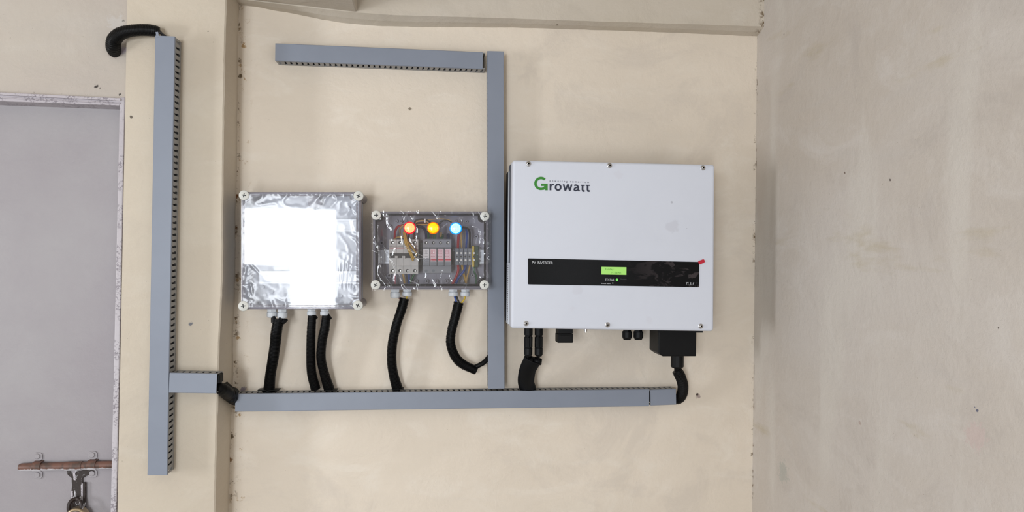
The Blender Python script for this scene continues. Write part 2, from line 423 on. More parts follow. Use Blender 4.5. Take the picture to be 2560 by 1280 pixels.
# pilaster: front face 0.115 m proud, its edges slightly wavy like hand-laid plaster
fr = [(566, -30), (566, 0), (562, 150), (558, 400), (557, 560), (556, 700), (548, 860), (545, 1000), (541, 1100), (539, 1210), (537, 1330)]
bk = [(600, -30), (598, 0), (597, 60), (595, 250), (593, 400), (590, 560), (588, 750), (583, 860), (584, 960), (578, 1090), (575, 1210), (572, 1330)]
def interp(poly, y):
    for (x0, y0), (x1, y1) in zip(poly, poly[1:]):
        if y0 <= y <= y1: return x0+(x1-x0)*(y-y0)/(y1-y0)
    return poly[-1][0] if y > poly[-1][1] else poly[0][0]
PD = .115
XPL = P(305, 640, PD).x                      # left edge of the pilaster
bm = bmesh.new(); rows = []
ys = [-30+i*12 for i in range(114)]
for y in ys:
    j = noise.noise(Vector((y*.02, 3.1, 0)))*.0012 + noise.noise(Vector((y*.09, 8.1, 0)))*.0006
    f = P(interp(fr, y), y, PD); k = P(interp(bk, y), y, -.004)
    z = f.z
    xl = P(318-(y-20)*.0195, y, PD).x
    rows.append([bm.verts.new((xl, .0, z)), bm.verts.new((xl, -PD, z)), bm.verts.new((f.x+j-.003, -PD, z)),
                 bm.verts.new((f.x+j, -PD+.003, z)), bm.verts.new((k.x+j*2, .004, z))])
top = [bm.verts.new((v.co.x, v.co.y, ZC)) for v in rows[0]]; bot = [bm.verts.new((v.co.x, v.co.y, 0)) for v in rows[-1]]
rows = [top]+rows+[bot]
for a, c in zip(rows, rows[1:]):
    for i in range(4): bm.faces.new((a[i], a[i+1], c[i+1], c[i]))
b = MB(); b.b.free(); b.b = bm
o = struct(b.build('trim_1', pil_m, keep=True, smooth=False)); o['label'] = 'cream plastered pilaster behind the tall grey duct'

# wall above and beside the door, a little behind the pilaster face
def fz(px, py, d): return P(px, py, d).z
DW = .098
b = MB()
pts = [P(-900, 226, DW), P(0, 233, DW), P(150, 240, DW), P(312, 250, DW), P(330, 250, DW)]
top = [Vector((pts[-1].x, 0, ZC)), Vector((XL, 0, ZC))]
pts[0].x = XL
b.prism([(p.x, p.z) for p in pts]+[(p.x, p.z) for p in top], -DW, .0)
struct(b.build('wall_door_side', doorwall_m, keep=True))
# door frame, door
b = MB()
xj = lambda y: 312-(y-240)*.0205
b.pp([(xj(243)-13, 243), (xj(243), 243), (xj(1400), 1400), (xj(1400)-15, 1400)], .104, .0)
b.box((P(290, 1300, .104).x-.014, -.104, 0), (P(290, 1300, .104).x, 0, P(0, 1390, .104).z))
jamb = b.build('trim_2', frame_m, keep=True, bevel=.002); struct(jamb); jamb['label'] = 'dirty white right jamb of the door frame'
b = MB()
L0 = -560
b.pp([(L0, 222-19), (301, 245), (301, 252), (L0, 210)], .110, .0)
b.pp([(L0, 210), (301, 251), (299, 264), (L0, 232)], .104, .0)
b.pp([(L0, 216), (301, 256), (301, 259), (L0, 220)], .107, .05)
head = struct(b.build('trim_3', frame_m, keep=True, bevel=.0015)); head['label'] = 'dirty white moulded head of the door frame'
b = MB(); q = P(299, 640, .053)
b.prism([P(L0, 225, .053), P(303, 262, .053), P(283, 1400, .053), Vector((P(283, 1400, .053).x, 0, .01)), Vector((P(L0, 1400, .053).x, 0, .01))], -.053, -.015)
door = b.build('door_1', leaf_m, keep=True, bevel=.001); struct(door); door['label'] = 'lavender-grey painted door leaf'

# ledge and beam at the top
back = [(560, 2), (600, 12), (640, 17), (690, 27), (740, 36), (800, 49), (860, 59), (940, 66), (1050, 69), (1180, 69), (1300, 70), (1500, 76), (1700, 83), (1893, 92), (1960, 94)]
front = [(560, -8), (600, -3), (640, 2), (690, 8), (740, 14), (800, 21), (860, 28), (893, 31), (990, 38), (1180, 43), (1300, 47), (1500, 54), (1700, 60), (1910, 67), (1960, 68)]
bm = bmesh.new(); A = []
N = 90
for i in range(N+1):
    x = 560+(1935-560)*i/N
    def yy(poly):
        for (x0, y0), (x1, y1) in zip(poly, poly[1:]):
            if x0 <= x <= x1: return y0+(y1-y0)*(x-x0)/(x1-x0)
    jj = noise.noise(Vector((x*.03, 0, 5)))*1.2+noise.noise(Vector((x*.11, 0, 9)))*.7
    B_ = P(x, yy(back)+jj, 0); F_ = P(x+(x-1080)*.022, yy(front)+jj*.4, .04)
    B_.y = .004; F_.x = min(F_.x, XR+.01)
    A.append([bm.verts.new(B_), bm.verts.new((F_+B_)/2+Vector((0, -.004, -.001))), bm.verts.new(F_), bm.verts.new((F_.x, -.04, ZC))])
for a, c in zip(A, A[1:]):
    for i in range(3): bm.faces.new((a[i], a[i+1], c[i+1], c[i]))
b = MB(); b.b.free(); b.b = bm
o = struct(b.build('trim_4', beam_m, keep=True)); o['label'] = 'plaster ledge running along the top of the main wall'
b = MB()
p0 = P(560, -8, .04); p1 = P(893, 31, .04)
b.prism([(p0.x-.03, p0.z+.002), (p1.x, p1.z+.0005), (p1.x, ZC), (p0.x-.03, ZC)], -.041, -.75)
o = struct(b.build('trim_5', beam_m, keep=True, bevel=.004)); o['label'] = 'plastered ceiling beam coming forward at the top'

# windows behind the camera (frames only, daylight comes through them; the right one is added for fill)
wf = simple('window_frame_paint', rgb(120, 110, 100), .5)
def wframe(name, axis, r, pos):
    u0, u1, z0, z1 = r; w = .03; b = MB()
    def bx(a0, a1, c0, c1):
        if axis == 'x': b.box((a0, pos-.02, c0), (a1, pos+.02, c1))
        else: b.box((pos-.02, a0, c0), (pos+.02, a1, c1))
    bx(u0-w, u0, z0-w, z1+w); bx(u1, u1+w, z0-w, z1+w); bx(u0, u1, z0-w, z0); bx(u0, u1, z1, z1+w)
    o = struct(b.build(name, wf, keep=True)); o['label'] = 'window or added fill window frame'
wframe('window_1', 'x', WIN, YB-.06); wframe('window_2', 'y', SW, XL-.06); wframe('fill_window', 'y', RW, XR+.09)
wframe('door_2', 'x', DOO, YB-.06)

# ------------------------------------------------------------------ slotted cable ducts
def duct(label, A, B, wpx, dback, dfront, gaps=(), name='cable_duct', slotphase=.5, coverB=0.0, coverA=0.0, skip=None, pitch=.0133, fill=None):
    """A, B: photo points on the centre line of the front face (at depth dfront)."""
    a = P(*A, dfront); e = P(*B, dfront); u = (e-a).normalized(); L = (e-a).length
    v = Vector((0, -1, 0)).cross(u).normalized(); w = mm(wpx, dfront); yb = -dback; yf = -dfront; hh = dfront-dback
    root = thing(name, Vector(((a.x+e.x)/2, yb, (a.z+e.z)/2)), label, 'cable duct')
    T = .0014
    def pt(s, c, dep): q = a+u*s+v*c; return Vector((q.x, yb-dep, q.z))
    b = MB(); wi = w/2-.0012
    b.hexa([pt(0, -wi, 0), pt(L, -wi, 0), pt(L, wi, 0), pt(0, wi, 0)], [pt(0, -wi, .002), pt(L, -wi, .002), pt(L, wi, .002), pt(0, wi, .002)])
    lip = .0065; top = hh-.001
    g = [0, .008, .018, .021, hh-lip-.005, hh-lip+.0005, top]
    for si in (-1, 1):
        c0 = si*wi; c1 = si*(wi-T)
        n = max(1, int(round(L/pitch))); ph = L/n
        for k in range(n):
            s0 = k*ph; s1 = s0+ph
            us = [s0, s0+ph*.30, s0+ph*.42, s0+ph*.60, s0+ph*.72, s1]
            closed = skip and skip(si, (s0+s1)/2)
            for iu in range(5):
                for ig in range(6):
                    hole = False
                    if ig in (1, 2) and iu in (1, 2, 3): hole = True          # wide end towards the wall
                    if ig in (3, 4)and iu == 2: hole = True                     # narrow neck towards the cover
                    if ig == 3 and iu in (2, 3): hole = True
                    if closed == 'open' and ig in (1, 2, 3, 4): hole = True
                    if closed == 'shut': hole = False
                    if hole: continue
                    x0, x1 = us[iu], us[iu+1]; y0, y1 = g[ig], g[ig+1]
                    b.hexa([pt(x0, c0, y0), pt(x1, c0, y0), pt(x1, c0, y1), pt(x0, c0, y1)], [pt(x0, c1, y0), pt(x1, c1, y0), pt(x1, c1, y1), pt(x0, c1, y1)])
    bmesh.ops.remove_doubles(b.b, verts=b.b.verts, dist=1e-6)
    base = b.build('slotted_base', 'ductbase', root)
    b = MB(); cw = wi*.80; f0, f1 = (.004, L-.004) if fill is None else fill
    b.hexa([pt(f0, -cw, .004), pt(f1, -cw, .004), pt(f1, cw, .004), pt(f0, cw, .004)], [pt(f0, -cw*.9, hh-.008), pt(f1, -cw*.9, hh-.008), pt(f1, cw*.9, hh-.008), pt(f0, cw*.9, hh-.008)])
    b.build('dark_fill', 'w_blk', root, bevel=.004)  # cables lumped into one black block, added to make the slots dark
    # cover: a C profile snapped over the base
    prof = [(-w/2, hh-lip), (-w/2, hh-.001), (-w/2+.001, hh), (w/2-.001, hh), (w/2, hh-.001), (w/2, hh-lip), (w/2-.0011, hh-lip), (w/2-.0011, hh-.0016), (-w/2+.0011, hh-.0016), (-w/2+.0011, hh-lip)]
    cuts = [coverA]+[x for gsp in gaps for x in gsp]+[L-coverB]
    b = MB()
    for i in range(0, len(cuts), 2):
        s0, s1 = cuts[i], cuts[i+1]
        r0 = [b.b.verts.new(pt(s0, c, dd)) for c, dd in prof]; r1 = [b.b.verts.new(pt(s1, c, dd)) for c, dd in prof]
        for k in range(len(prof)): b.face((r0[k], r0[(k+1) % len(prof)], r1[(k+1) % len(prof)], r1[k]))
        b.face(r0[::-1]); b.face(r1)
    b.build('cover', 'duct', root)
    return root, (a, u, v, L)

# tall duct on the pilaster
duct('tall vertical grey duct on the pilaster, left of the two enclosures', (412.5, 90), (393, 1188), 45.5, .115, .160, slotphase=.5)
# short stub
duct('short stub of grey duct sticking out right of the tall duct', (423.0, 957), (541.5, 959), 48, .115, .160, pitch=.014)
# long bottom duct
sk = lambda si, s: None
duct('long horizontal grey duct running below both enclosures and the inverter', (588, 1007), (1623, 994.5), 43.5, 0, .045, skip=lambda si, s: 'open' if si > 0 and .562 < s < .589 else None)
r_, _ = duct('short cut end piece of grey duct at the right end of the long duct', (1624.5, 994.5), (1690, 992), 40.5, 0, .045, coverA=.002)
duct('upper horizontal grey duct with open left end and slots below', (688, 130), (1213, 151.5), 42.5, 0, .045, coverB=.006)
duct('vertical grey duct between the small enclosure and the inverter', (1239, 128), (1241, 971.5), 41.5, 0, .045)

# ------------------------------------------------------------------ corrugated conduits
def conduit(label, pts, name='corrugated_conduit', pitch=.0031, amp=.055, mat='black', ext=None, flare=0):
    """pts: (px, py, depth, width px)"""
    c = [P(x, y, d) for x, y, d, w in pts]; rr = [mm(w, d)/2 for x, y, d, w in pts]
    q = spline([Vector((v.x, v.y, v.z)) for v in c], 16); qr = spline([Vector((r, 0, 0)) for r in rr], 16)
    step = pitch/4; path = resample(q, step); rad = []
    cum = [0]
    for a, e in zip(q, q[1:]): cum.append(cum[-1]+(e-a).length)
    j = 0
    for i, p in enumerate(path):
        s = i*step
        while j < len(cum)-2 and cum[j+1] < s: j += 1
        t = (s-cum[j])/max(1e-9, cum[j+1]-cum[j]); r = qr[j].x*(1-t)+qr[j+1].x*t
        w = (1, 1, 1-2*amp, 1-2*amp)[i % 4]
        r *= 1+.015*noise.noise(Vector((s*40, rr[0]*999, 0)))
        rad.append(r*w)
    root = thing(name, c[-1], label, 'conduit')
    b = MB(); b.tube(path, rad, 22, caps=True)
    o = b.build('corrugated_tube', mat, root); 
    for p in o.data.polygons: p.use_smooth = False
    # dark split line where the tube is slit open for its cables
    return root, path, rad
def hose_end(root, path, i, r):
    t = (path[i]-path[i+1 if i == 0 else i-1]).normalized()
    b = MB(); b.tube([path[i]-t*.001, path[i]+t*.0015], [r*.8, r*.78], 18); b.build('open_end', 'recess', root)
cA = conduit('black conduit under the left pair of glands of the square enclosure',
    [(697, 798, .055, 27), (691, 830, .055, 27), (688, 860, .05, 26), (682.5, 899, .045, 26), (676, 937, .036, 25), (673, 970, .024, 27), (671, 981, .022, 34)])
cB = conduit('black conduit under the third gland of the square enclosure',
    [(780.5, 789, .055, 22), (778, 830, .055, 22), (777, 880, .048, 22), (779, 931, .036, 23), (789, 972, .022, 24)])
cC = conduit('black conduit under the rightmost gland of the square enclosure, bowed left',
    [(816, 789, .055, 22), (812, 822, .055, 24), (806, 849, .052, 23), (802.5, 893, .045, 23), (810, 931, .036, 23), (823, 973, .022, 26)])
cD = conduit('black conduit under the left glands of the small enclosure',
    [(1011.5, 746, .05, 24), (1004, 773, .05, 25), (991.5, 811, .05, 24), (981, 860, .044, 24), (979.5, 904, .038, 24), (984, 937, .032, 24), (994, 973, .022, 27)])
cE = conduit('black conduit curling right with an open end, below the small enclosure',
    [(1147, 756, .05, 26), (1139, 789, .05, 25), (1128.5, 830, .048, 24), (1127, 862, .045, 24), (1139, 893, .04, 24), (1158, 911, .036, 24), (1190, 926, .034, 23)])
hose_end(cE[0], cE[1], len(cE[1])-1, cE[2][-1])
b = MB(); b.tube(spline([P(1168, 914, .034), P(1184, 918, .034), P(1200, 912, .034), P(1212, 904, .032), P(1226, 888, .026)], 12), mm(6, .03), 14)
tag(b.build('black_cable', 'black', smooth=True), 'black cable leaving the curled conduit into the vertical duct', 'cable')
# slit strip-like spread ends of the first conduit
b = MB()
for (x0, y0, x1, y1) in ((684, 806, 683, 790), (703, 806, 702, 792), (706, 806, 719, 799)):
    b.tube([P(x0, y0, .058), P((x0+x1)/2, (y0+y1)/2-1, .058), P(x1, y1, .058)], [mm(6), mm(5.5), mm(2 if x1 > 710 else 5)], 10)
b.build('split_end', 'black', cA[0])
b = MB(); b.tube([P(781, 790, .055), P(794, 795, .055)], [mm(8), mm(2)], 8); b.build('split_end', 'black', cB[0])
b = MB(); b.tube([P(818, 791, .055), P(829, 797, .055)], [mm(8), mm(2)], 8); b.build('split_end', 'black', cC[0])
# thin black plates stand in for shaded openings where hoses enter the duct
for r_, px, w in ((cA[0], 670, 54), (cC[0], 827, 30), (cD[0], 994, 30)):
    b = MB(); y = 976 if px < 900 else 973
    b.rect(px-w/2, y-1, px+w/2, y+1.6, .036, .010); b.build('dark_opening', 'blackm', r_, bevel=.0012)

cF = conduit('black conduit arching from a hole above the door into the tall duct top',
    [(286, 128, .10, 30), (283, 117, .122, 33), (286, 99, .132, 33), (302, 84, .138, 31), (328, 77, .140, 28), (360, 75, .140, 28), (385, 77, .14, 27), (398, 80, .138, 24)], amp=.02)
b = MB(); b.tube(spline([P(396, 80, .142), P(404, 84, .140), P(415, 92, .135)], 8), mm(2.6), 10); b.tube(spline([P(397, 76, .136), P(403, 83, .135), P(409, 92, .134)], 8), mm(3), 10)
b.build('wire', 'w_blk', cF[0], smooth=True)
# cut plastic tongue at the top of the tall duct
b = MB(); b.pp([(389, 80), (395, 79.5), (397, 90), (402, 92), (391, 94)], .1605, .1590); tag(b.build('duct_tongue', 'duct'), 'small broken tongue of grey duct plastic at the tall duct top left', 'plastic tongue')
# black wrapped conduit between stub and long duct
bm = MB(); pp = spline([P(537, 971, .138), P(552, 972, .128), P(566, 981, .095), P(576, 990, .06), P(584, 1000, .035), P(594, 1004, .024)], 10)
rr = [mm(10+5*math.sin(math.pi*min(1, i/len(pp)*1.15))+1.2*noise.noise(Vector((i*.5, 0, 0)))) for i in range(len(pp))]
bm.tube(pp, rr, 18)
t_ = thing('wrapped_cable_bundle', P(586, 1004, .03), 'black taped cable bundle bridging the stub and the long duct', 'cable bundle')
bm.build('tape_wrap', 'tape', t_, smooth=True)
b = MB(); b.pp([(542, 958), (558, 957), (575, 972), (586, 976), (592, 984), (587, 990), (585, 1008), (570, 1006), (556, 986), (543, 985)], .075, .045); b.build('loose_flap', 'tape', t_, bevel=.003)
b = MB(); b.rect(543, 937, 549, 958, .155, .125); b.build('tape_tail', 'tape', t_, bevel=.001)

# ------------------------------------------------------------------ round plastic screws with a cross recess
def cross_screw(parent, px, py, d, r, rot=.3):
    b = MB(); c = P(px, py, d); R_ = mm(r, d)
    prof = [(0, R_*.98), (-.0015, R_), (-.0030, R_*.97), (-.0040, R_*.88), (-.0036, R_*.82), (-.0036, R_*.62), (-.0040, R_*.58)]
    b.tube([Vector((c.x, c.y+y, c.z)) for y, _ in prof], [q for _, q in prof], 32)
    s = b.build('screw', 'screwcap', parent, smooth=True)
    b = MB()
    for k in (0, 1):
        a = rot+k*math.pi/2; u = Vector((math.cos(a), 0, math.sin(a)))*R_*.42; v = Vector((-math.sin(a), 0, math.cos(a)))*R_*.09
        b.prism([c+u+v, c-u+v, c-u-v, c+u-v], c.y-.0044-k*.00005, c.y-.003)
    b.build('cross_recess', 'recess', s)
def gland(parent, px, py0, py1, d, wpx, mat='gland', base=True):
    """cable gland hanging from z(py0) to z(py1)"""
    t = P(px, py0, d); e = P(px, py1, d); r = mm(wpx, d)/2; h = t.z-e.z; x, y = t.x, t.y
    b = MB()
    b.tube([(x, y, t.z+.002), (x, y, t.z-h*.28)], [r*.96]*2, 6)
    z = t.z-h*.28
    b.tube([(x, y, z), (x, y, z-h*.08), (x, y, z-h*.08), (x, y, z-h*.5), (x, y, z-h*.66), (x, y, e.z)], [r*.8, r*.8, r, r, r*.92, r*.66], 24)
    return b.build('cable_gland', mat, parent, bevel=.0006)
def sq(x0, y0, x1, y1, n):     # outline with corner notches of size n for the screws
    out = []
    for (cx, cy, sx, sy) in ((x0, y0, 1, 1), (x1, y0, -1, 1), (x1, y1, -1, -1), (x0, y1, 1, -1)):
        arc = []
        for k in range(9):
            a = k/8*math.pi/2
            arc.append((cx+sx*n*math.cos(a)*1.0, cy+sy*n*math.sin(a)*1.0))
        # arc goes from horizontal side to vertical side of the corner
        if (sx, sy) in ((1, 1), (-1, -1)): arc = arc[::-1]
        out += arc
    return out
def ring_tube(b, pts, d, wpx):
    q = [P(x, y, d) for x, y in pts]; q.append(q[0]); q.append(q[1]); b.tube(q, mm(wpx, d)/2, 8, caps=False)
def frame_prism(b, x0, y0, x1, y1, tt, d0, d1):
    """rectangular tube wall (frame) as four bars"""
    b.rect(x0, y0, x1, y0+tt, d0, d1); b.rect(x0, y1-tt, x1, y1, d0, d1); b.rect(x0, y0+tt, x0+tt, y1-tt, d0, d1); b.rect(x1-tt, y0+tt, x1, y1-tt, d0, d1)

def film_mesh(x0, y0, x1, y1, d, nx, ny, amp, edge_amp, folds=(), seed=0.0):
    b = MB(); g = []
    for j in range(ny+1):
        row = []
        for i in range(nx+1):
            u, v = i/nx, j/ny; px = x0+(x1-x0)*u; py = y0+(y1-y0)*v
            e = min(u, 1-u, v*1.0, (1-v)*1.0); ew = max(0, 1-e/.16)
            a = amp+edge_amp*ew*ew
            q = Vector((px*.035, py*.035, seed)); rid = 1-abs(noise.noise(q))*2.2
            h = a*(noise.noise(q*.8+Vector((7, 0, 0)))*.5+max(0, rid)**3*.9+.25*noise.noise(q*4))
            for (ax, ay, bx_, by_, hw, hh) in folds:
                w_ = Vector((px-ax, py-ay)); l = Vector((bx_-ax, by_-ay)); t = max(0, min(1, w_.dot(l)/l.dot(l)))
                dd = (w_-l*t).length; h += hh*math.exp(-(dd/hw)**2)*math.sin(math.pi*min(1, max(0, t*.9+.05)))
            p = P(px, py, d); row.append(b.b.verts.new((p.x, -d-.0006-max(0, h), p.z)))
        g.append(row)
    for j in range(ny):
        for i in range(nx): b.face((g[j][i], g[j][i+1], g[j+1][i+1], g[j+1][i]))
    return b

# ------------------------------------------------------------------ big square enclosure
DB = .11
box = thing('junction_box', P(757, 770, 0), 'large square enclosure with clear lid reflecting bright window light', 'electrical enclosure')
b = MB()      # base tray, open to the front
x0, y0, x1, y1 = 604, 481, 900, 771
b.rect(x0+2, y0+2, x1+1, y1+1, .004, 0.0)
frame_prism(b, x0, y0, x1, y1, 4, .080, .0)
b.build('box_base', 'greybox', box, bevel=.0015)
b = MB(); frame_prism(b, x0-1.5, y0-1, x1+2.5, y1+2, 6, DB, .084); b.build('lid_rim', 'rim', box, bevel=.0015)
b = MB(); ring_tube(b, sq(x0+5, y0+8, x1-8, y1-8, 17), DB-.0055, 3.0); b.build('gasket', simple('grey_gasket', rgb(112, 104, 116), .4), box, smooth=True)
b = MB(); b.rect(x0+4, y0+5, x1-3, y1-4, DB, DB-.003); lid = b.build('clear_lid', 'clear', box)
b = MB(); ring_tube(b, sq(x0+6, y0+8, x1-6, y1-7, 17), DB, 2.0); b.build('lid_edge', 'rim', box, smooth=True)
for (px, py) in ((610.5, 488.5), (896.5, 490), (609, 765), (895, 763.5)):
    b = MB(); b.disc(px, py, DB-.001, .0, 11.5); b.build('corner_post', 'rim', box, smooth=True)
    cross_screw(box, px, py, DB-.0005, 12.3, random.uniform(-.5, .5))
for px, py in ((680, 783), (706, 785), (779, 781), (812, 781)): gland(box, px, 773, py+11 if px < 750 else py+8, .052, 24 if px < 750 else 22)
b = MB()
for yy0, xx0 in ((548, 628), (678, 648)):
    b.rect(xx0, yy0, 893, yy0+31, .012, .006); b.rect(xx0, yy0, 893, yy0+5, .018, .012); b.rect(xx0, yy0+26, 893, yy0+31, .018, .012)
b.build('din_rail', 'rail', box)
for px, py in ((655, 718), (678, 729), (661, 738), (880, 718), (870, 520), (650, 510), (850, 740)):
    b = MB(); b.disc(px, py, .012, .004, 5); b.build('screw_boss', 'greybox', box, bevel=.0008)
b = MB(); b.disc(786, 506, .03, .004, 16); b.build('cable_knockout', 'greybox2', box, bevel=.001)
b = film_mesh(x0+3, y0+4, x1-2, y1-3, DB, 90, 90, .00025, .0020, seed=2.2,
    folds=((852, 650, 845, 712, 1.6, .0012), (862, 640, 852, 722, 1.6, .0012), (872, 640, 862, 722, 1.6, .0012), (882, 645, 874, 728, 1.6, .0012),
           (621, 655, 650, 685, 2, .0012), (625, 700, 632, 740, 2, .0012)))
b.build('protective_film', 'film2', box, smooth=True)

# ------------------------------------------------------------------ small enclosure with the lamps
c3 = lambda x, y: (910+x/5.12, 510+y/5.12)
DS = .10
sb = thing('junction_box', P(1078, 724, 0), 'small rectangular enclosure with clear lid showing breakers and wiring', 'electrical enclosure')
x0, y0, x1, y1 = 932.5, 528.5, 1221, 722
b = MB(); b.rect(x0+2, y0+1, x1-2, y1+2, .004, 0.0); frame_prism(b, x0+1, y0+1, x1-1, y1+2, 4, .070, 0); b.build('box_base', 'greybox2', sb, bevel=.0012)
b = MB(); frame_prism(b, x0, y0, x1, y1, 6.5, DS, .072); b.build('lid_rim', 'rim', sb, bevel=.0015)
b = MB(); ring_tube(b, sq(x0+7.5, y0+7, x1-8.5, y1-9, 16), DS-.0045, 6.0); b.build('gasket', 'gasket', sb, smooth=True)
b = MB(); b.rect(x0+6.2, y0+6.2, x1-6.2, y1-6.2, DS, DS-.0025); b.build('clear_lid', 'clear', sb)
for (px, py) in ((940.6, 538), (1211.8, 540.6), (939, 712), (1210.8, 712)):
    b = MB(); b.disc(px, py, DS-.001, .0, 11.5); b.build('corner_post', 'gasket', sb, smooth=True)
    cross_screw(sb, px, py, DS-.0005, 11.8, random.uniform(-.5, .5))
for px, py in ((988, 745), (1018, 741), (1133, 741), (1163, 741)): gland(sb, px, 724, py, .05, 24)
b = MB(); b.rect(946, 625, 1213, 659, .012, .006); b.rect(946, 625, 1213, 630, .020, .012); b.rect(946, 654, 1213, 659, .020, .012); b.build('din_rail', 'rail', sb)
q6 = lambda x, y: (960+x/6.738, 530+y/6.738)
for (x, y, r) in ((205, 155, 30), (285, 155, 30), (370, 155, 26), (85, 250, 45), (1045, 150, 26), (1210, 150, 24), (1300, 155, 26), (1385, 160, 28), (1555, 415, 34), (1495, 1065, 34), (85, 1070, 42), (540, 1165, 34), (720, 1165, 34), (885, 1165, 34), (1055, 1165, 36), (1320, 1165, 30), (-40, 520, 40), (-40, 640, 30)):
    px, py = q6(x, y); b = MB(); b.disc(px, py, .014, .003, r/6.738, 18); s_ = b.build('screw_boss', 'greybox2', sb, bevel=.0006)
    b = MB(); b.disc(px, py, .0145, .010, r/6.738*.42, 12); b.build('boss_hole', 'recess', s_)
b = MB(); b.rect(1020, 675, 1090, 700, .006, .003); b.build('moulded_rib', 'greybox2', sb)
# film loosely wrapped over the lid
c6 = lambda a, b_: q6(a, b_)
fold = []
for (xa, ya, xb, yb, w_, h_) in ((0, 580, 130, 800, 1.3, .0022), (130, 800, 310, 1170, 1.3, .0022), (340, 565, 520, 680, 1.2, .0022), (520, 750, 770, 830, 1.4, .0024), (520, 680, 900, 850, 1.2, .002), (-60, 200, -50, 560, 3.5, .0055), (-52, 420, -40, 1000, 3.0, .005), (-70, 980, 60, 1190, 3.5, .005), (1480, 230, 1620, 290, 1.5, .002), (1620, 290, 1640, 900, 2, .0015), (0, 1040, 110, 1210, 2, .003), (950, 280, 1070, 190, 1.0, .0012), (430, 1150, 570, 1210, 1, .0015)):
    A_ = q6(xa, ya); B_ = q6(xb, yb); fold.append((A_[0], A_[1], B_[0], B_[1], w_, h_))
b = film_mesh(x0-4, y0-2, x1+6, y1+4, DS+.0005, 150, 110, .0007, .0026, fold, seed=5.5)
b.build('protective_film', 'film', sb, smooth=True)
for (xa, ya, xb, yb, w_, h_) in fold[:5]+fold[8:9]+fold[10:13]:
    b = MB(); n_ = 8; A_ = P(xa, ya, DS+.003); B_ = P(xb, yb, DS+.003)
    b.tube([A_+(B_-A_)*k/n_+Vector((0, 0, .0008*math.sin(k*1.7+xa))) for k in range(n_+1)], [.0002+.0007*math.sin(math.pi*k/n_)*(.6+.4*math.sin(k*2.1+ya)) for k in range(n_+1)], 6)
    b.build('film_crease', 'fold', sb, smooth=True)

# pilot lamps
def pilot(px, py, col, lens, bez, word):
    t = thing('indicator_lamp', P(px, py, DS), label=f'lit {word} round indicator lamp on the small enclosure lid', cat='indicator lamp')
    d = DS+.012
    b = MB(); b.disc(px, py, d-.001, DS-.001, 15.2, 36); b.build('bezel', bez, t, bevel=.002, smooth=True)
    b = MB(); c = P(px, py, d); R_ = mm(12.6, d)
    pr = [(0.002, 1), (-.0005, 1), (-.0025, .9), (-.0035, .6), (-.0039, .2), (-.004, .02)]
    b.tube([Vector((c.x, c.y+y, c.z)) for y, _ in pr], [R_*k for _, k in pr], 32); ln = b.build('lens', lens, t, smooth=True)
    b = MB(); rnd = random.Random(int(px))
    for k in range(7):
        yy = py-8+k*2.6; hw = math.sqrt(max(0, 100-(yy-py)**2))*.85
        for z in range(3): 
            xa = px-hw+z*hw*.7; b.rect(xa, yy, xa+hw*.5, yy+.5, d+.0035+.0004, d+.002)
    b.build('fresnel_line', {'red': M['w_tan'], 'amber': M['w_yel'], 'blue': simple('pale_blue_line', rgb(110, 200, 240), .4)}[word], ln)
    b = MB(); b.disc(px+4, py, DS-.004, .055, 9); b.build('lamp_body', 'gasket', t)
    # the lamp's own light
    l = bpy.data.lights.new('lamp_glow', 'POINT'); l.energy = {'red': .010, 'amber': .006, 'blue': .020}[word]; l.color = col; l.shadow_soft_size = .012
    lo = bpy.data.objects.new('lamp_glow', l); COL.objects.link(lo); lo.parent = t; lo.location = Vector((0, -.035, 0))
pilot(1024, 569.5, (1, .15, .12), 'g_red', 'g_red2', 'red')
pilot(1083, 570, (1, .6, .1), 'g_yel', 'g_yel2', 'amber')
pilot(1139.5, 571, (.15, .4, 1), 'g_blu', 'g_blu2', 'blue')

# breaker (4 pole)
x0, y0, x1, y1 = *q6(84, 460), *q6(580, 1045)
mc = thing('circuit_breaker', P((x0+x1)/2, y1, .012), 'light grey four-pole breaker with black toggle bar, left in small enclosure', 'circuit breaker')
w4 = (x1-x0)/4
for k in range(4):
    a = x0+k*w4+.25; e = a+w4-.5
    b = MB(); b.rect(a, y0, e, y1, .052, .014); b.rect(a, y0+19, e, y1-20.5, .062, .052); b.build('pole_body', 'mcb', mc, bevel=.0006)
    for py in (q6(0, 515)[1], q6(0, 990)[1]):
        b = MB(); b.disc((a+e)/2, py, .0530, .046, 4.2, 18); s_ = b.build('terminal_screw', 'recess', mc)
        b = MB(); b.disc((a+e)/2+1.2, py+.4, .0535, .052, 1.7, 10); b.build('screw_head', 'steel', s_)
b = MB(); yb0, yb1 = q6(0, 695)[1], q6(0, 775)[1]; b.rect(x0+1.5, yb0, x1-1, yb1, .0635, .055); b.build('toggle_slot', 'recess', mc, bevel=.0005)
for x in (193, 219, 318, 346):
    px, py = q6(x, 742); b = MB(); b.rect(px-1.5, py-.5, px+1.5, yb1+1.5, .070, .060); b.build('toggle', 'mcb', mc, bevel=.0004)
b = MB(); ym = q6(0, 620)[1]; b.rect(x0+.5, ym, x1-.5, ym+1.0, .0625, .058)
for k in range(11): b.rect(x0+2.5+k*3.1, ym-3.2, x0+4.9+k*3.1, ym-1.2, .0625, .060)
b.build('red_marking', 'redink', mc)
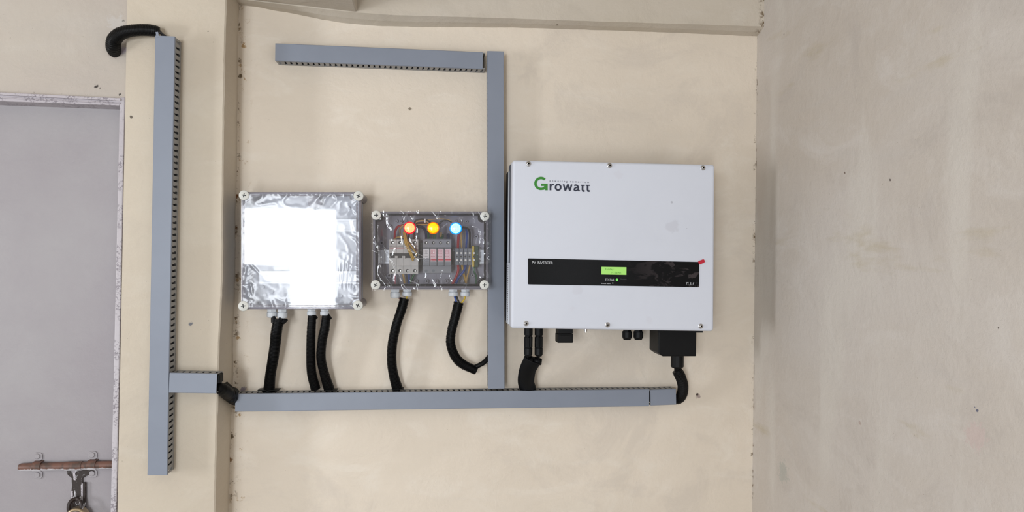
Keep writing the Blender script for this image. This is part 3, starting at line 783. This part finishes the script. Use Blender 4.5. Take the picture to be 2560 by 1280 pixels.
# surge arrester
x0, y0, x1, y1 = *q6(650, 452), *q6(1135, 1030)
sp = thing('surge_arrester', P((x0+x1)/2, y1, .012), 'mid-grey surge arrester with four labelled cartridges, centre of small enclosure', 'surge arrester')
b = MB(); b.rect(x0, y0, x1, y1, .046, .014); b.rect(x0, y0+2, x1, q6(0, 600)[1], .054, .046); b.rect(x0, q6(0, 910)[1], x1, y1, .052, .046); b.build('arrester_base', 'spd', sp, bevel=.0006)
b = MB(); b.rect(x0+1, q6(0, 597)[1], x1-1, q6(0, 606)[1], .0545, .050); b.build('groove', 'recess', sp)
wc = (x1-x0)/4
for k in range(4):
    a = x0+k*wc+.6; e = a+wc-1.2
    b = MB(); b.rect(a, q6(0, 612)[1], e, q6(0, 905)[1], .062, .046); ct = b.build('cartridge', 'spd', sp, bevel=.0006)
    b = MB(); b.rect(a+1, q6(0, 630)[1], e-1, q6(0, 778)[1], .0625, .061); b.build('label_sticker', 'label' if k == 0 else 'pinklabel', ct)
    b = MB()
    for r_ in range(5):
        yy = q6(0, 650+r_*24)[1]
        for z in range(3): b.rect(a+2+z*3.6, yy, a+4.6+z*3.6-(r_ % 2), yy+(2.2 if r_ == 0 else .8), .0628, .061)
    b.build('label_print', 'ink' if k == 0 else 'redink', ct)
    if k:
        b = MB(); b.rect(a+1, q6(0, 778)[1], e-1, q6(0, 832)[1], .0625, .061); b.build('pink_band', 'pinklabel', ct)
        b = MB(); b.rect(a+1, q6(0, 793)[1], e-1, q6(0, 815)[1], .0630, .061); b.build('red_band', 'red', ct)
    b = MB(); b.rect(a+2, q6(0, 868)[1], e-2, q6(0, 892)[1], .0625, .061); b.build('indicator_slot', 'term', ct)
    px = (a+e)/2; py = q6(0, 518)[1]
    b = MB(); b.disc(px, py, .0545, .050, 4.0, 18); s_ = b.build('terminal_screw', 'recess', sp)
    b = MB(); b.disc(px+1.0, py, .055, .053, 1.6, 10); b.build('screw_head', 'steel', s_)
    if k < 2:
        b = MB(); b.disc(px, q6(0, 992)[1], .0525, .050, 3.8, 18); b.build('terminal_screw', 'term', sp)
# filler blocks either side
for (xa, xb, ya, yb, lab) in ((584, 646, 470, 900, 'black end clamp between breaker and surge arrester'), (1140, 1196, 560, 890, 'black end clamp between surge arrester and terminal blocks')):
    b = MB(); A_ = q6(xa, ya); B_ = q6(xb, yb); b.rect(A_[0], A_[1]+6, B_[0], B_[1], .030, .014); e_ = thing('end_clamp', P(B_[0], B_[1], .014), lab, 'end clamp'); b.build('clamp_body', 'gasket', e_, bevel=.0008)
    b = MB(); b.disc((A_[0]+B_[0])/2, q6(0, 650)[1], .031, .028, 2.5, 14); b.build('clamp_screw', 'spd', e_)
# terminal blocks
tb_words = ('grey terminal block with red wire, beside the surge arrester', 'grey terminal block with yellow wire, second of the row', 'grey terminal block with blue wire, third of the row', 'grey terminal block with black wire, next to the yellow-green one')
xs = [1200, 1270, 1342, 1412, 1482]
for k in range(4):
    A_ = q6(xs[k], 612); B_ = q6(xs[k+1]-6, 895); cx = (A_[0]+B_[0])/2
    t = thing('terminal_block', P(cx, B_[1], .014), tb_words[k], 'terminal block', 'grey terminal blocks in the small enclosure')
    b = MB(); b.rect(A_[0], A_[1], B_[0], B_[1], .046, .014); b.rect(A_[0], A_[1]+8, B_[0], B_[1]-8, .052, .046); b.build('block_body', 'term', t, bevel=.0005)
    for y in (692, 810):
        b = MB(); b.disc(cx, q6(0, y)[1], .053 if 1 else 0, .050, 2.4, 14); b.build('clamp_screw', 'steel', t)
    b = MB(); b.disc(cx-.6, q6(0, 752)[1], .0525, .050, 2.3, 14); b.build('test_hole', 'recess', t)
A_ = q6(1484, 575); B_ = q6(1590, 925)
t = thing('terminal_block', P(B_[0], B_[1], .014), 'yellow and dark green earth terminal block at the row end', 'terminal block')
b = MB(); b.rect(A_[0], A_[1], A_[0]+5.5, B_[1], .050, .014); b.build('yellow_half', 'yellow', t, bevel=.0005)
b = MB(); b.rect(A_[0]+5.7, A_[1]-1, B_[0], B_[1]+1, .044, .014); b.build('green_half', 'dgreen', t, bevel=.001)
for y in (692, 810):
    b = MB(); b.disc(A_[0]+4.5, q6(0, y)[1], .0515, .048, 2.6, 14); b.build('clamp_screw', 'steel', t)
b = MB(); b.disc(A_[0]+4.5, q6(0, 752)[1], .051, .048, 2.5, 14); b.build('test_hole', 'recess', t)

# wires in the small enclosure
def wire(pts, rpx, mat, label):
    b = MB(); b.tube(spline([P(*q6(x, y), d) for x, y, d in pts], 10), mm(rpx, .05), 10)
    tag(b.build('wire', mat, smooth=True), label, 'wire')
wire([(180, 470, .030), (182, 400, .035), (192, 320, .045), (232, 250, .055), (330, 222, .06)], 3.0, 'w_red', 'thick red wire curving from breaker top left to the red lamp')
wire([(278, 470, .030), (276, 380, .045), (268, 300, .06), (310, 235, .068), (400, 205, .07)], 2.0, 'w_tan', 'tan wire rising from the second breaker pole')
wire([(178, 455, .046), (230, 425, .060), (330, 430, .068), (355, 470, .072)], 1.8, 'w_tan', 'tan wire lying across the breaker top')
wire([(330, 330, .085), (345, 430, .082), (365, 540, .080), (430, 680, .078), (490, 825, .076)], 2.4, 'w_yel', 'ochre wire hanging lowest over the breaker')
wire([(350, 330, .085), (372, 440, .082), (400, 560, .080), (455, 680, .078), (505, 790, .076)], 2.4, 'w_yel', 'ochre wire in the middle of the hanging bundle')
wire([(340, 380, .080), (400, 500, .078), (470, 590, .076), (545, 700, .074), (545, 740, .073)], 1.8, 'w_yel', 'ochre wire rightmost of the hanging bundle')
wire([(372, 360, .078), (395, 470, .076), (480, 555, .074), (555, 660, .073)], 2.2, 'w_brn', 'dark brown wire hanging beside the ochre bundle')
wire([(425, 330, .060), (420, 400, .055), (410, 470, .04)], 2.2, 'w_blk', 'black wire entering the third breaker pole')
wire([(500, 330, .055), (512, 400, .05), (515, 470, .035)], 3.2, 'w_brn', 'dark brown wire entering the fourth breaker pole')
wire([(505, 210, .080), (540, 140, .082), (620, 122, .083), (700, 128, .083), (790, 180, .080)], 1.9, 'w_blk', 'black wire arching from red to amber lamp')
wire([(520, 195, .078), (570, 155, .079), (690, 148, .079), (760, 190, .078)], 1.8, 'w_tan', 'tan wire arching from red to amber lamp')
wire([(690, 135, .078), (800, 125, .079), (950, 115, .080), (1080, 130, .080), (1150, 160, .078)], 1.3, 'w_tan', 'thin tan wire running along the top to the blue lamp')
wire([(930, 200, .078), (985, 152, .079), (1060, 140, .080), (1140, 175, .078)], 1.9, 'w_blk', 'black wire arching from amber to blue lamp')
wire([(525, 205, .066), (600, 190, .066), (740, 185, .064), (840, 210, .06)], 3.0, 'w_brn', 'brown-red wire behind the red and amber lamps')
wire([(530, 215, .070), (640, 212, .072), (740, 208, .070)], 1.6, 'w_tan', 'tan wire running straight between red and amber lamps')
wire([(545, 240, .055), (640, 255, .055), (690, 300, .05), (712, 380, .045), (715, 470, .034)], 3.6, 'w_nav', 'dark blue wire bending down into the surge arrester')
wire([(735, 330, .048), (745, 400, .042), (742, 470, .034)], 3.4, 'w_grn', 'green wire into the left of the surge arrester')
wire([(850, 340, .048), (855, 400, .042), (850, 470, .034)], 4.6, 'w_grn', 'green wire into the second arrester terminal')
wire([(962, 340, .060), (960, 385, .056), (955, 410, .050)], 2.2, 'w_tan', 'short orange-tan wire above the third arrester terminal')
wire([(975, 390, .044), (972, 430, .038), (970, 470, .034)], 5.0, 'w_grn', 'green wire into the third arrester terminal')
wire([(1085, 380, .044), (1082, 430, .038), (1080, 470, .034)], 5.0, 'w_nav', 'dark wire into the fourth arrester terminal')
wire([(1275, 330, .050), (1258, 400, .046), (1250, 500, .040), (1245, 625, .030)], 3.4, 'w_red', 'red wire entering the terminal row from above')
wire([(1302, 330, .050), (1300, 400, .046), (1302, 500, .040), (1310, 625, .030)], 2.0, 'w_tan', 'yellow wire entering the terminal row from above')
wire([(1330, 268, .060), (1375, 285, .056), (1396, 360, .048), (1390, 500, .040), (1382, 625, .030)], 2.6, 'w_blu', 'blue wire bending down into the terminal row')
wire([(1330, 255, .066), (1410, 280, .058), (1445, 360, .048), (1445, 500, .040), (1450, 625, .030)], 2.6, 'w_blk', 'black wire bending down into the terminal row')
wire([(1245, 880, .030), (1250, 980, .032), (1215, 1090, .03), (1165, 1185, .028), (1150, 1215, .028)], 3.3, 'w_red', 'red wire leaving the terminal row downwards')
wire([(1380, 880, .030), (1345, 990, .036), (1260, 1100, .034), (1215, 1200, .030)], 3.0, 'w_blu', 'blue wire leaving the terminal row downwards')
wire([(1312, 880, .030), (1328, 990, .030), (1360, 1100, .028), (1385, 1200, .028)], 2.8, 'w_yel', 'yellow wire leaving the terminal row downwards')
wire([(1452, 880, .030), (1420, 1020, .032), (1395, 1120, .030), (1385, 1205, .030)], 2.2, 'w_tan', 'pale yellow wire slanting below the terminal row')
wire([(1515, 900, .030), (1522, 1000, .032), (1558, 1110, .030), (1545, 1215, .028)], 2.6, 'w_grn', 'green wire leaving the earth terminal downwards')
wire([(180, 1030, .030), (184, 1120, .03), (190, 1210, .028)], 2.6, 'w_pnk', 'pinkish-red wire below the first breaker pole')
wire([(318, 1030, .030), (335, 1110, .03), (345, 1200, .028)], 2.8, 'w_tan', 'tan wire below the second breaker pole')
wire([(422, 1030, .030), (420, 1110, .03), (425, 1205, .028)], 2.8, 'w_blu', 'blue wire below the third breaker pole')
wire([(520, 1030, .030), (480, 1100, .03), (440, 1190, .028)], 2.8, 'w_grn', 'dark green wire below the fourth breaker pole')
b = MB(); p = q6(688, 145); b.rect(p[0]-2, p[1]-5, p[0]+2.2, p[1]+5, .086, .076); tag(b.build('cable_tie', 'label', bevel=.0006), 'white cable tie around the wires between red and amber lamps', 'cable tie')
# wires coming out below the glands
def wpx(pts, rpx, mat, label):
    b = MB(); b.tube(spline([P(x, y, d) for x, y, d in pts], 8), mm(rpx, .05), 10); tag(b.build('wire', mat, smooth=True), label, 'wire')
wpx([(1136, 738, .05), (1138, 746, .05), (1142, 758, .052)], 2.4, 'w_blu', 'blue wire between the third gland and the curled conduit')
wpx([(1162, 738, .05), (1161, 748, .052), (1153, 758, .052)], 2.2, 'yellow', 'yellow-green wire between the right gland and the curled conduit')
wpx([(1140, 738, .05), (1144, 748, .049), (1148, 758, .05)], 2.4, 'w_blk', 'black wire between the third gland and the curled conduit')
wpx([(1018, 738, .05), (1017, 744, .05), (1013, 752, .05)], 2.0, 'yellow', 'yellow-green wire between second gland and straight conduit')
wpx([(992, 742, .05), (999, 746, .05), (1006, 754, .05)], 2.0, 'w_brn', 'dark red wire between first gland and straight conduit')
wpx([(706, 793, .052), (702, 800, .055), (699, 808, .055)], 2.4, 'w_brn', 'brown wire below the second gland of the square enclosure')

# ------------------------------------------------------------------ inverter
DI = .19
inv = thing('solar_inverter', P(1530, 828, 0), 'large white wall-mounted solar inverter with black display strip', 'inverter')
def rounded(pts, r, n=5):
    out = []; N_ = len(pts)
    for i in range(N_):
        p = Vector(pts[i]); a = (Vector(pts[i-1])-p).normalized(); c = (Vector(pts[(i+1) % N_])-p).normalized()
        for k in range(n+1):
            t = k/n; s = p+a*r*(1-t)**2+c*r*t**2
            out.append((s.x, s.y))
    return out
corners = [(1281.5, 400), (1787.5, 411.5), (1784.5, 828.5), (1277, 821)]
b = MB(); b.pp(rounded(corners, 8), DI, DI-.040); b.build('front_cover', 'white', inv, bevel=.006, seg=4, smooth=True, keep=True)
inner = [(1282.5, 402), (1785, 413), (1782, 826.5), (1278.5, 819.5)]
q = [P(x, y, DI) for x, y in inner]
b = MB()
b.prism([(q[0].x, q[0].z-.002), (q[1].x, q[1].z-.002), (q[2].x, q[2].z+.002), (q[3].x, q[3].z+.002)], -(DI-.040), -.10)
b.build('side_housing', 'darkside', inv)
b = MB()
b.prism([(q[0].x+.001, q[0].z-.012), (q[1].x-.001, q[1].z-.012), (q[2].x-.001, q[2].z+.004), (q[3].x+.001, q[3].z+.004)], -.10, -.030)
b.build('heat_sink', 'blackm', inv)
b = MB(); b.box((q[0].x-.0012, -.112, q[3].z+.010), (q[0].x+.002, -.098, q[0].z-.015)); b.build('seam_strip', 'silver', inv)
zs = P(1270, 657, .13).z; ze = P(1270, 808, .13).z
b = MB(); b.box((q[0].x-.0011-.0025, -.150, ze), (q[0].x-.0009, -.110, zs)); st = b.build('rating_sticker', 'silver', inv)
b = MB()
for k in range(26):
    z = ze+(zs-ze)*(.06+k/28); b.box((q[0].x-.0042, -.147, z), (q[0].x-.0034, -.147+.006+.020*random.random(), z+.0016))
b.build('sticker_print', 'ink', st)
b = MB(); b.box((q[0].x+.05, -.030, q[3].z+.05), (q[1].x-.05, 0, q[0].z-.05)); b.build('mounting_bracket', 'steel', inv)
for px, py in ((1321, 409.5), (1523.5, 414), (1757, 420), (1315, 808.5), (1518.5, 812), (1751.5, 815.5)):
    c = P(px, py, DI); R_ = mm(6.6, DI); b = MB()
    pr = [(0, 1.0), (-.0012, 1.0), (-.0018, .82), (-.0018, .78), (-.0042, .66), (-.0052, .48), (-.0052, .32), (-.003, .30), (-.003, .02)]
    b.tube([Vector((c.x, c.y+y, c.z)) for y, _ in pr], [R_*k for _, k in pr], 24); s_ = b.build('cover_screw', 'steel', inv, smooth=True)
    b = MB(); b.cyl((c.x, c.y-.0032, c.z), (c.x, c.y-.0040, c.z), R_*.27, 6); b.build('hex_recess', 'recess', s_)
# black display strip
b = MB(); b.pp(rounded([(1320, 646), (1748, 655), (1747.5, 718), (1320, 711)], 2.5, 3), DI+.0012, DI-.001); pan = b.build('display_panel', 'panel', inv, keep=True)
e = DI+.0013
text('PV INVERTER', 1330, 659.5, 6.6, e, 'panel_text', 'print', pan, width=53.5, slope=.012, bold=.004)
text('STATUS', 1512.8, 701.3, 4.8, e, 'panel_text', 'print', pan, width=22.8, slope=.02, bold=.012)
text('knock here', 1502.8, 709.6, 3.0, e, 'panel_text', 'print', pan, width=24, slope=.02, bold=.01)
text('Normal', 1551.5, 698.8, 2.6, e, 'panel_text', 'dimprint', pan, width=15, slope=.02)
text('TL3-S', 1714.5, 712.5, 7.0, e, 'panel_text', 'print', pan, width=22, shear=.3, slope=.012)
b = MB(); b.pp([(1503.8, 667), (1566.2, 668), (1566, 687.2), (1503.6, 686)], DI+.0022, DI); lcd = b.build('lcd_screen', 'g_lcd', inv)
text('Etoday:', 1513, 674.8, 4.6, DI+.0024, 'lcd_text', 'lcdink', lcd, width=23, slope=.015, spacing=1.15)
text('14.10kWh', 1528.5, 683.8, 4.6, DI+.0024, 'lcd_text', 'lcdink', lcd, width=25, slope=.015, spacing=1.1)
b = MB(); b.disc(1542.8, 699.5, DI+.0030, DI, 3.3, 18); b.build('status_led', 'g_led', inv, bevel=.0008)
b = MB(); b.disc(1532, 707.8, DI+.0018, DI, 1.6, 14); b.build('knock_dot', 'print', inv)
b = MB(); b.pp(rounded([(1745, 653.5), (1760, 647.5), (1763, 655.5), (1748.5, 662)], 3.4, 4), DI+.003, DI+.0012); b.build('red_pull_tab', 'redtab', inv)
# logo
lg = lambda x, y: (1310+x/13.47, 420+y/13.47)
def stroke(b, pts, w): b.ribbon([lg(*p) for p in pts], w/13.47, DI+.0008, DI-.0004)
b = MB()
arc = [(572+186*math.cos(math.radians(a)), 520+184*math.sin(math.radians(a))) for a in range(-46, -325, -6)]
stroke(b, arc, 82)
for poly in ([(575, 525), (797, 525), (797, 606), (575, 606)], [(715, 600), (797, 600), (797, 750), (715, 750)], [(600, 690), (690, 606), (730, 606), (730, 700), (640, 745)]):
    DD_ = globals().get('DD_', 0)+.00004
    b.pp([lg(*p) for p in poly], DI+.0009+DD_, DI-.0004)
b.build('logo_letter_g', 'logo_g', inv)
b = MB(); wS = 58
stroke(b, [(893, 530), (893, 752)], wS); stroke(b, [(893, 640), (915, 585), (955, 562), (1005, 556)], 48)
ell = [(1150+86*math.cos(math.radians(a)), 648+94*math.sin(math.radians(a))) for a in range(0, 366, 12)]; stroke(b, ell, wS)
for seg_ in (((1332, 545), (1392, 765)), ((1392, 765), (1478, 548)), ((1478, 548), (1540, 768)), ((1540, 768), (1606, 552))): stroke(b, list(seg_), 52)
stroke(b, [(1692, 590), (1745, 574), (1800, 590), (1826, 640), (1828, 735), (1870, 776)], 50)
stroke(b, [(1826, 650), (1760, 660), (1700, 690), (1692, 735), (1735, 762), (1790, 750), (1828, 715)], 44)
for o_ in (0, 170):
    stroke(b, [(1915+o_, 582), (2046+o_, 584)], 38)
    stroke(b, [(1975+o_, 590), (1972+o_, 730), (1990+o_, 772), (2040+o_, 778)], 56)
b.build('logo_letters', 'logo_d', inv)
text('powering tomorrow', *lg(865, 455), 4.6, DI+.0006, 'logo_tagline', 'logo_d', inv, width=101, spacing=1.9, slope=.018)

# things under the inverter (they hang at mid depth)
zb = P(1530, 824.5, DI).z+.004
def under(px, d): return P(px, 900, d).x
# dc connectors
dcn = (('left pair of black solar connectors under the inverter', 1320.5), ('right pair of black solar connectors under the inverter', 1346.5))
for lab, px in dcn:
    d = .10; x = under(px, d); zt = zb+.006; z1 = P(px, 890, d).z; r = mm(10.8, d); t = thing('solar_connector', Vector((x, -d, z1)), lab, 'connector', 'solar connectors under the inverter')
    def z(py): return P(px, py, d).z
    b = MB(); b.tube([(x, -d, zt), (x, -d, z(838)), (x, -d, z(838)), (x, -d, z(842)), (x, -d, z(842)), (x, -d, z(868)), (x, -d, z(870))], [r, r, r*.82, r*.82, r*1.0, r*1.0, r*.9], 8); b.build('housing', 'blackm', t, bevel=.0006)
    b = MB(); b.tube([(x, -d, z(870)), (x, -d, z(886)), (x, -d, z(890.5))], [r*.98, r*.96, r*.7], 12); b.build('cap_nut', 'blackm', t)
    b = MB()
    for sx in (-1, 1): b.box((x+sx*r*.35-.0012, -d-r*1.12, z(866)), (x+sx*r*.35+.0012, -d-r*.7, z(840)))
    b.build('latch_rib', 'black', t)
    b = MB(); b.tube([(x, -d, z(889)), (x, -d+.012, z(905))], r*.36, 12); b.build('cable_tail', 'black', t)
# fat conduit under the connectors
t = thing('split_conduit', P(1321, 973, .025), 'wide black split conduit holding the solar cables below the inverter', 'conduit')
pp_ = [(1332, 898, .090, 46), (1328, 906, .086, 44), (1320, 922, .076, 42), (1316, 940, .062, 42), (1315, 955, .048, 42), (1318, 966, .036, 43), (1320, 974, .026, 42)]
cc = spline([P(x, y, d) for x, y, d, w in pp_], 8); rd = [v.x for v in spline([Vector((mm(w, d)/2, 0, 0)) for x, y, d, w in pp_], 8)]
b = MB(); b.tube(cc, rd, 28, squash=[.62]*len(cc), caps=False)
o = b.build('conduit_shell', 'blackm', t, smooth=True); m = o.modifiers.new('thick', 'SOLIDIFY'); m.thickness = .0016; m.offset = -1
b = MB(); 
for x, y, w in ((1321, 895, 24), (1345, 897, 22)):
    b.tube([P(x, y-1, .086), P(x-(x-1330)*.25, y+11, .084)], [mm(w/2, .09), mm(w/2+2, .09)], 18, caps=False)
o = b.build('torn_mouth', 'blackm', t, smooth=True); m = o.modifiers.new('thick', 'SOLIDIFY'); m.thickness = .0012; m.offset = -1
b = MB()
for py, x0_, x1_ in ((913, 1305, 1340), (917.5, 1302, 1339), (958.5, 1296, 1333)):
    pass
# rotary dc switch
d = .10; x0_, x1_ = P(1391, 855, d).x, P(1429, 855, d).x; zz = P(1410, 855, d).z
t = thing('dc_switch', Vector(((x0_+x1_)/2, -d, zb)), 'square black rotary switch under the inverter', 'switch')
b = MB(); b.box((x0_, -d-.018, zz), (x1_, -d+.018, zz+.021)); b.build('knob', 'blackm', t, bevel=.0015)
b = MB(); b.box((x0_+.001, -d-.019, zz+.022), (x1_-.0008, -d+.019, zb)); b.build('switch_base', 'blackm', t, bevel=.001)
b = MB(); b.box((x0_+.003, -d-.0188, zz+.003), (x1_-.003, -d-.0178, zz+.018)); b.build('knob_face', 'black', t, bevel=.0005)
# ground screw
x_ = P(1464, 828, .10).x; b = MB(); b.cyl((x_, -.10, zb), (x_, -.10, P(1464, 828.5, .10).z), .0038, 10); b.cyl((x_, -.10, zb), (x_, -.10, P(1464, 831, .10).z), .0022, 10)
tag(b.build('ground_screw', 'steel'), 'small steel ground screw under the inverter', 'screw')
# glands
for px, lab in ((1567, 'left of the two black cable glands under the inverter'), (1595, 'right of the two black cable glands under the inverter')):
    d = .10; x = under(px, d); r = mm(12.6, d); z0 = P(px, 849, d).z
    t = thing('cable_gland', Vector((x, -d, zb)), lab, 'cable gland', 'black cable glands under the inverter')
    b = MB(); b.tube([(x, -d, zb), (x, -d, z0+.017)], [r*.82]*2, 6); b.build('gland_body', 'blackm', t)
    b = MB(); b.tube([(x, -d, z0+.020), (x, -d, z0+.018), (x, -d, z0+.006), (x, -d, z0)], [r*.95, r, r, r*.72], 10); b.build('dome_nut', 'blackm', t)
# ac cover box
d = .115; t = thing('connector_cover', P(1693, 830, d), 'black boxy cable cover under the right side of the inverter', 'connector cover')
z0 = P(1690, 891, d).z; xa, xb = P(1646, 860, d).x, P(1741, 860, d).x
b = MB(); ch = .012
for_pts = [(xa, zb), (xb, zb), (xb, z0), (xa+ch, z0), (xa, z0+ch*.7)]
b.prism(for_pts, -d, -d+.075); b.build('cover_box', 'blackm', t, bevel=.002)
zz2 = P(1690, 829, d).z
b = MB(); b.box((P(1642, 832, d).x, -d-.006, zz2-.002), (P(1755, 832, d).x, -d+.06, zz2+.006)); b.build('flange', 'blackm', t)
dg = .07; x = P(1693, 900, dg).x; zg = P(1693, 919, dg).z; r = mm(17.5, dg)
b = MB(); b.tube([(x, -dg, z0+.001), (x, -dg, z0-.004), (x, -dg, z0-.004), (x, -dg, zg+.003), (x, -dg, zg)], [r, r, r*.95, r*.95, r*.8], 12); b.build('gland_nut', 'blackm', t)
b = MB(); b.tube([(x, -dg, zg+.002), P(1695, 935, dg-.005)], mm(8), 14); b.build('cable_tail', 'black', t)
conduit('black conduit bending from the inverter cover down into the duct end',
    [(1692, 926, .066, 26), (1697, 934, .066, 28), (1703, 947, .062, 28), (1707.5, 966, .052, 28), (1705, 985, .038, 28), (1697, 997, .028, 26), (1686, 1001, .024, 22)], amp=.03)

# ------------------------------------------------------------------ door bolt and padlock
dl = .053; dr = .064
bo = thing('door_bolt', P(160, 1166, dl), 'rusty brown sliding bolt across the lavender-grey door', 'door bolt')
rod = MB(); rod.tube([P(48, 1168, dr), P(52, 1168, dr), P(80, 1167.6, dr), P(160, 1165.4, dr), P(284, 1161.8, dr)], [mm(7), mm(8.6), mm(9), mm(9), mm(9)], 22)
rod.build('rod', 'rust', bo, smooth=True)
pw = leaf_m
for px in (94, 231):
    b = MB(); oy = 1166-(px-94)*.025
    for yy, s_ in ((oy-24, -1), (oy+21, 1)):
        b = MB(); b.pp(rounded([(px-12, yy-10), (px+12, yy-10), (px+12, yy+10), (px-12, yy+10)], 9, 5), dl+.003, dl)
        st = b.build('staple_plate', pw, bo, bevel=.0006)
        b = MB(); b.disc(px-2, yy+.5*s_, dl+.0055, dl+.002, 6.3, 20); b.build('plate_screw', pw, st, bevel=.001, smooth=True)
    b = MB(); c0 = P(px, oy, dr); Rr = mm(10.8); Ri = mm(9.1); n_ = 14; hw = mm(9)
    for k in range(n_):
        a0 = math.pi*k/n_; a1 = math.pi*(k+1)/n_
        def pq(a, r, sx): return Vector((c0.x+sx*hw, c0.y-r*math.sin(a)+0, c0.z+r*math.cos(a)))
        b.hexa([pq(a0, Ri, -1), pq(a0, Rr, -1), pq(a0, Rr, 1), pq(a0, Ri, 1)], [pq(a1, Ri, -1), pq(a1, Rr, -1), pq(a1, Rr, 1), pq(a1, Ri, 1)])
    for s_ in (-1, 1):
        b.box((c0.x-hw, c0.y, c0.z+s_*(Ri+Rr)/2-(Rr-Ri)/2), (c0.x+hw, -dl, c0.z+s_*(Ri+Rr)/2+(Rr-Ri)/2))
    b.build('staple', 'rust', bo, smooth=True)
# hasp: collar round the rod and a strap hanging down
b = MB(); b.tube([P(164, 1165.6, dr), P(206, 1164.6, dr)], [mm(10.3)]*2, 22); b.build('collar', 'rust', bo, smooth=True)
b = MB(); b.pp([(167, 1172), (205, 1170), (236, 1176), (238, 1184), (215, 1190), (207, 1196), (208, 1300), (168, 1300), (180, 1215), (178, 1195), (168, 1186)], dl+.0035, dl+.001); b.build('hasp_strap', 'hasp', bo, bevel=.001)
b = MB(); b.pp([(181, 1176), (187, 1176), (189, 1201), (184, 1200)], dl+.0045, dl+.003); b.pp([(178, 1228), (182, 1228), (182, 1249), (177, 1249)], dl+.0045, dl+.003); b.pp([(202, 1212), (207, 1208), (207, 1250), (203, 1245)], dl+.0045, dl+.003); b.build('paint_remnant', frame_m, bo)
b = MB(); b.tube([P(211.5, 1206, dl+.005), P(212, 1300, dl+.005)], mm(3.2), 12); b.build('side_bar', 'hasp', bo, smooth=True)
pk = thing('padlock', P(189, 1302, dl+.02), 'round worn brass padlock below the bolt, cut by the photo bottom', 'padlock')
b = MB(); b.disc(188, 1298, dl+.034, dl+.012, 25, 36); b.build('lock_body', 'brass', pk, bevel=.003, smooth=True)
b = MB(); c = P(188, 1298, dl+.034); b.tube([Vector((c.x, c.y, c.z)), Vector((c.x, c.y-.0018, c.z))], [mm(19), mm(18)], 32); b.build('lock_face', simple('pewter', rgb(160, 150, 136), .4, .8, var=.3, vscale=200), pk, smooth=True)
b = MB()
for k in range(6):
    a = k*math.pi/3+.5; u = Vector((math.cos(a), 0, math.sin(a))); v = Vector((-u.z, 0, u.x)); cc_ = c+Vector((0, 0, .004))
    b.prism([cc_+u*mm(9), cc_+v*mm(2.5), cc_-v*mm(2.5)], c.y-.0022, c.y-.001)
b.build('stamped_star', 'recess', pk)
b = MB(); b.tube(spline([P(190, 1246, dl+.012), P(199, 1250, dl+.020), P(203, 1262, dl+.024), P(203, 1282, dl+.024)], 8), mm(4), 12); b.tube(spline([P(190, 1246, dl+.012), P(178, 1252, dl+.018), P(172, 1264, dl+.022), P(172, 1282, dl+.022)], 8), mm(4), 12)
b.build('shackle', 'hasp', pk, smooth=True)
for o in bpy.data.objects:
    if '_w' in o: del o['_w']
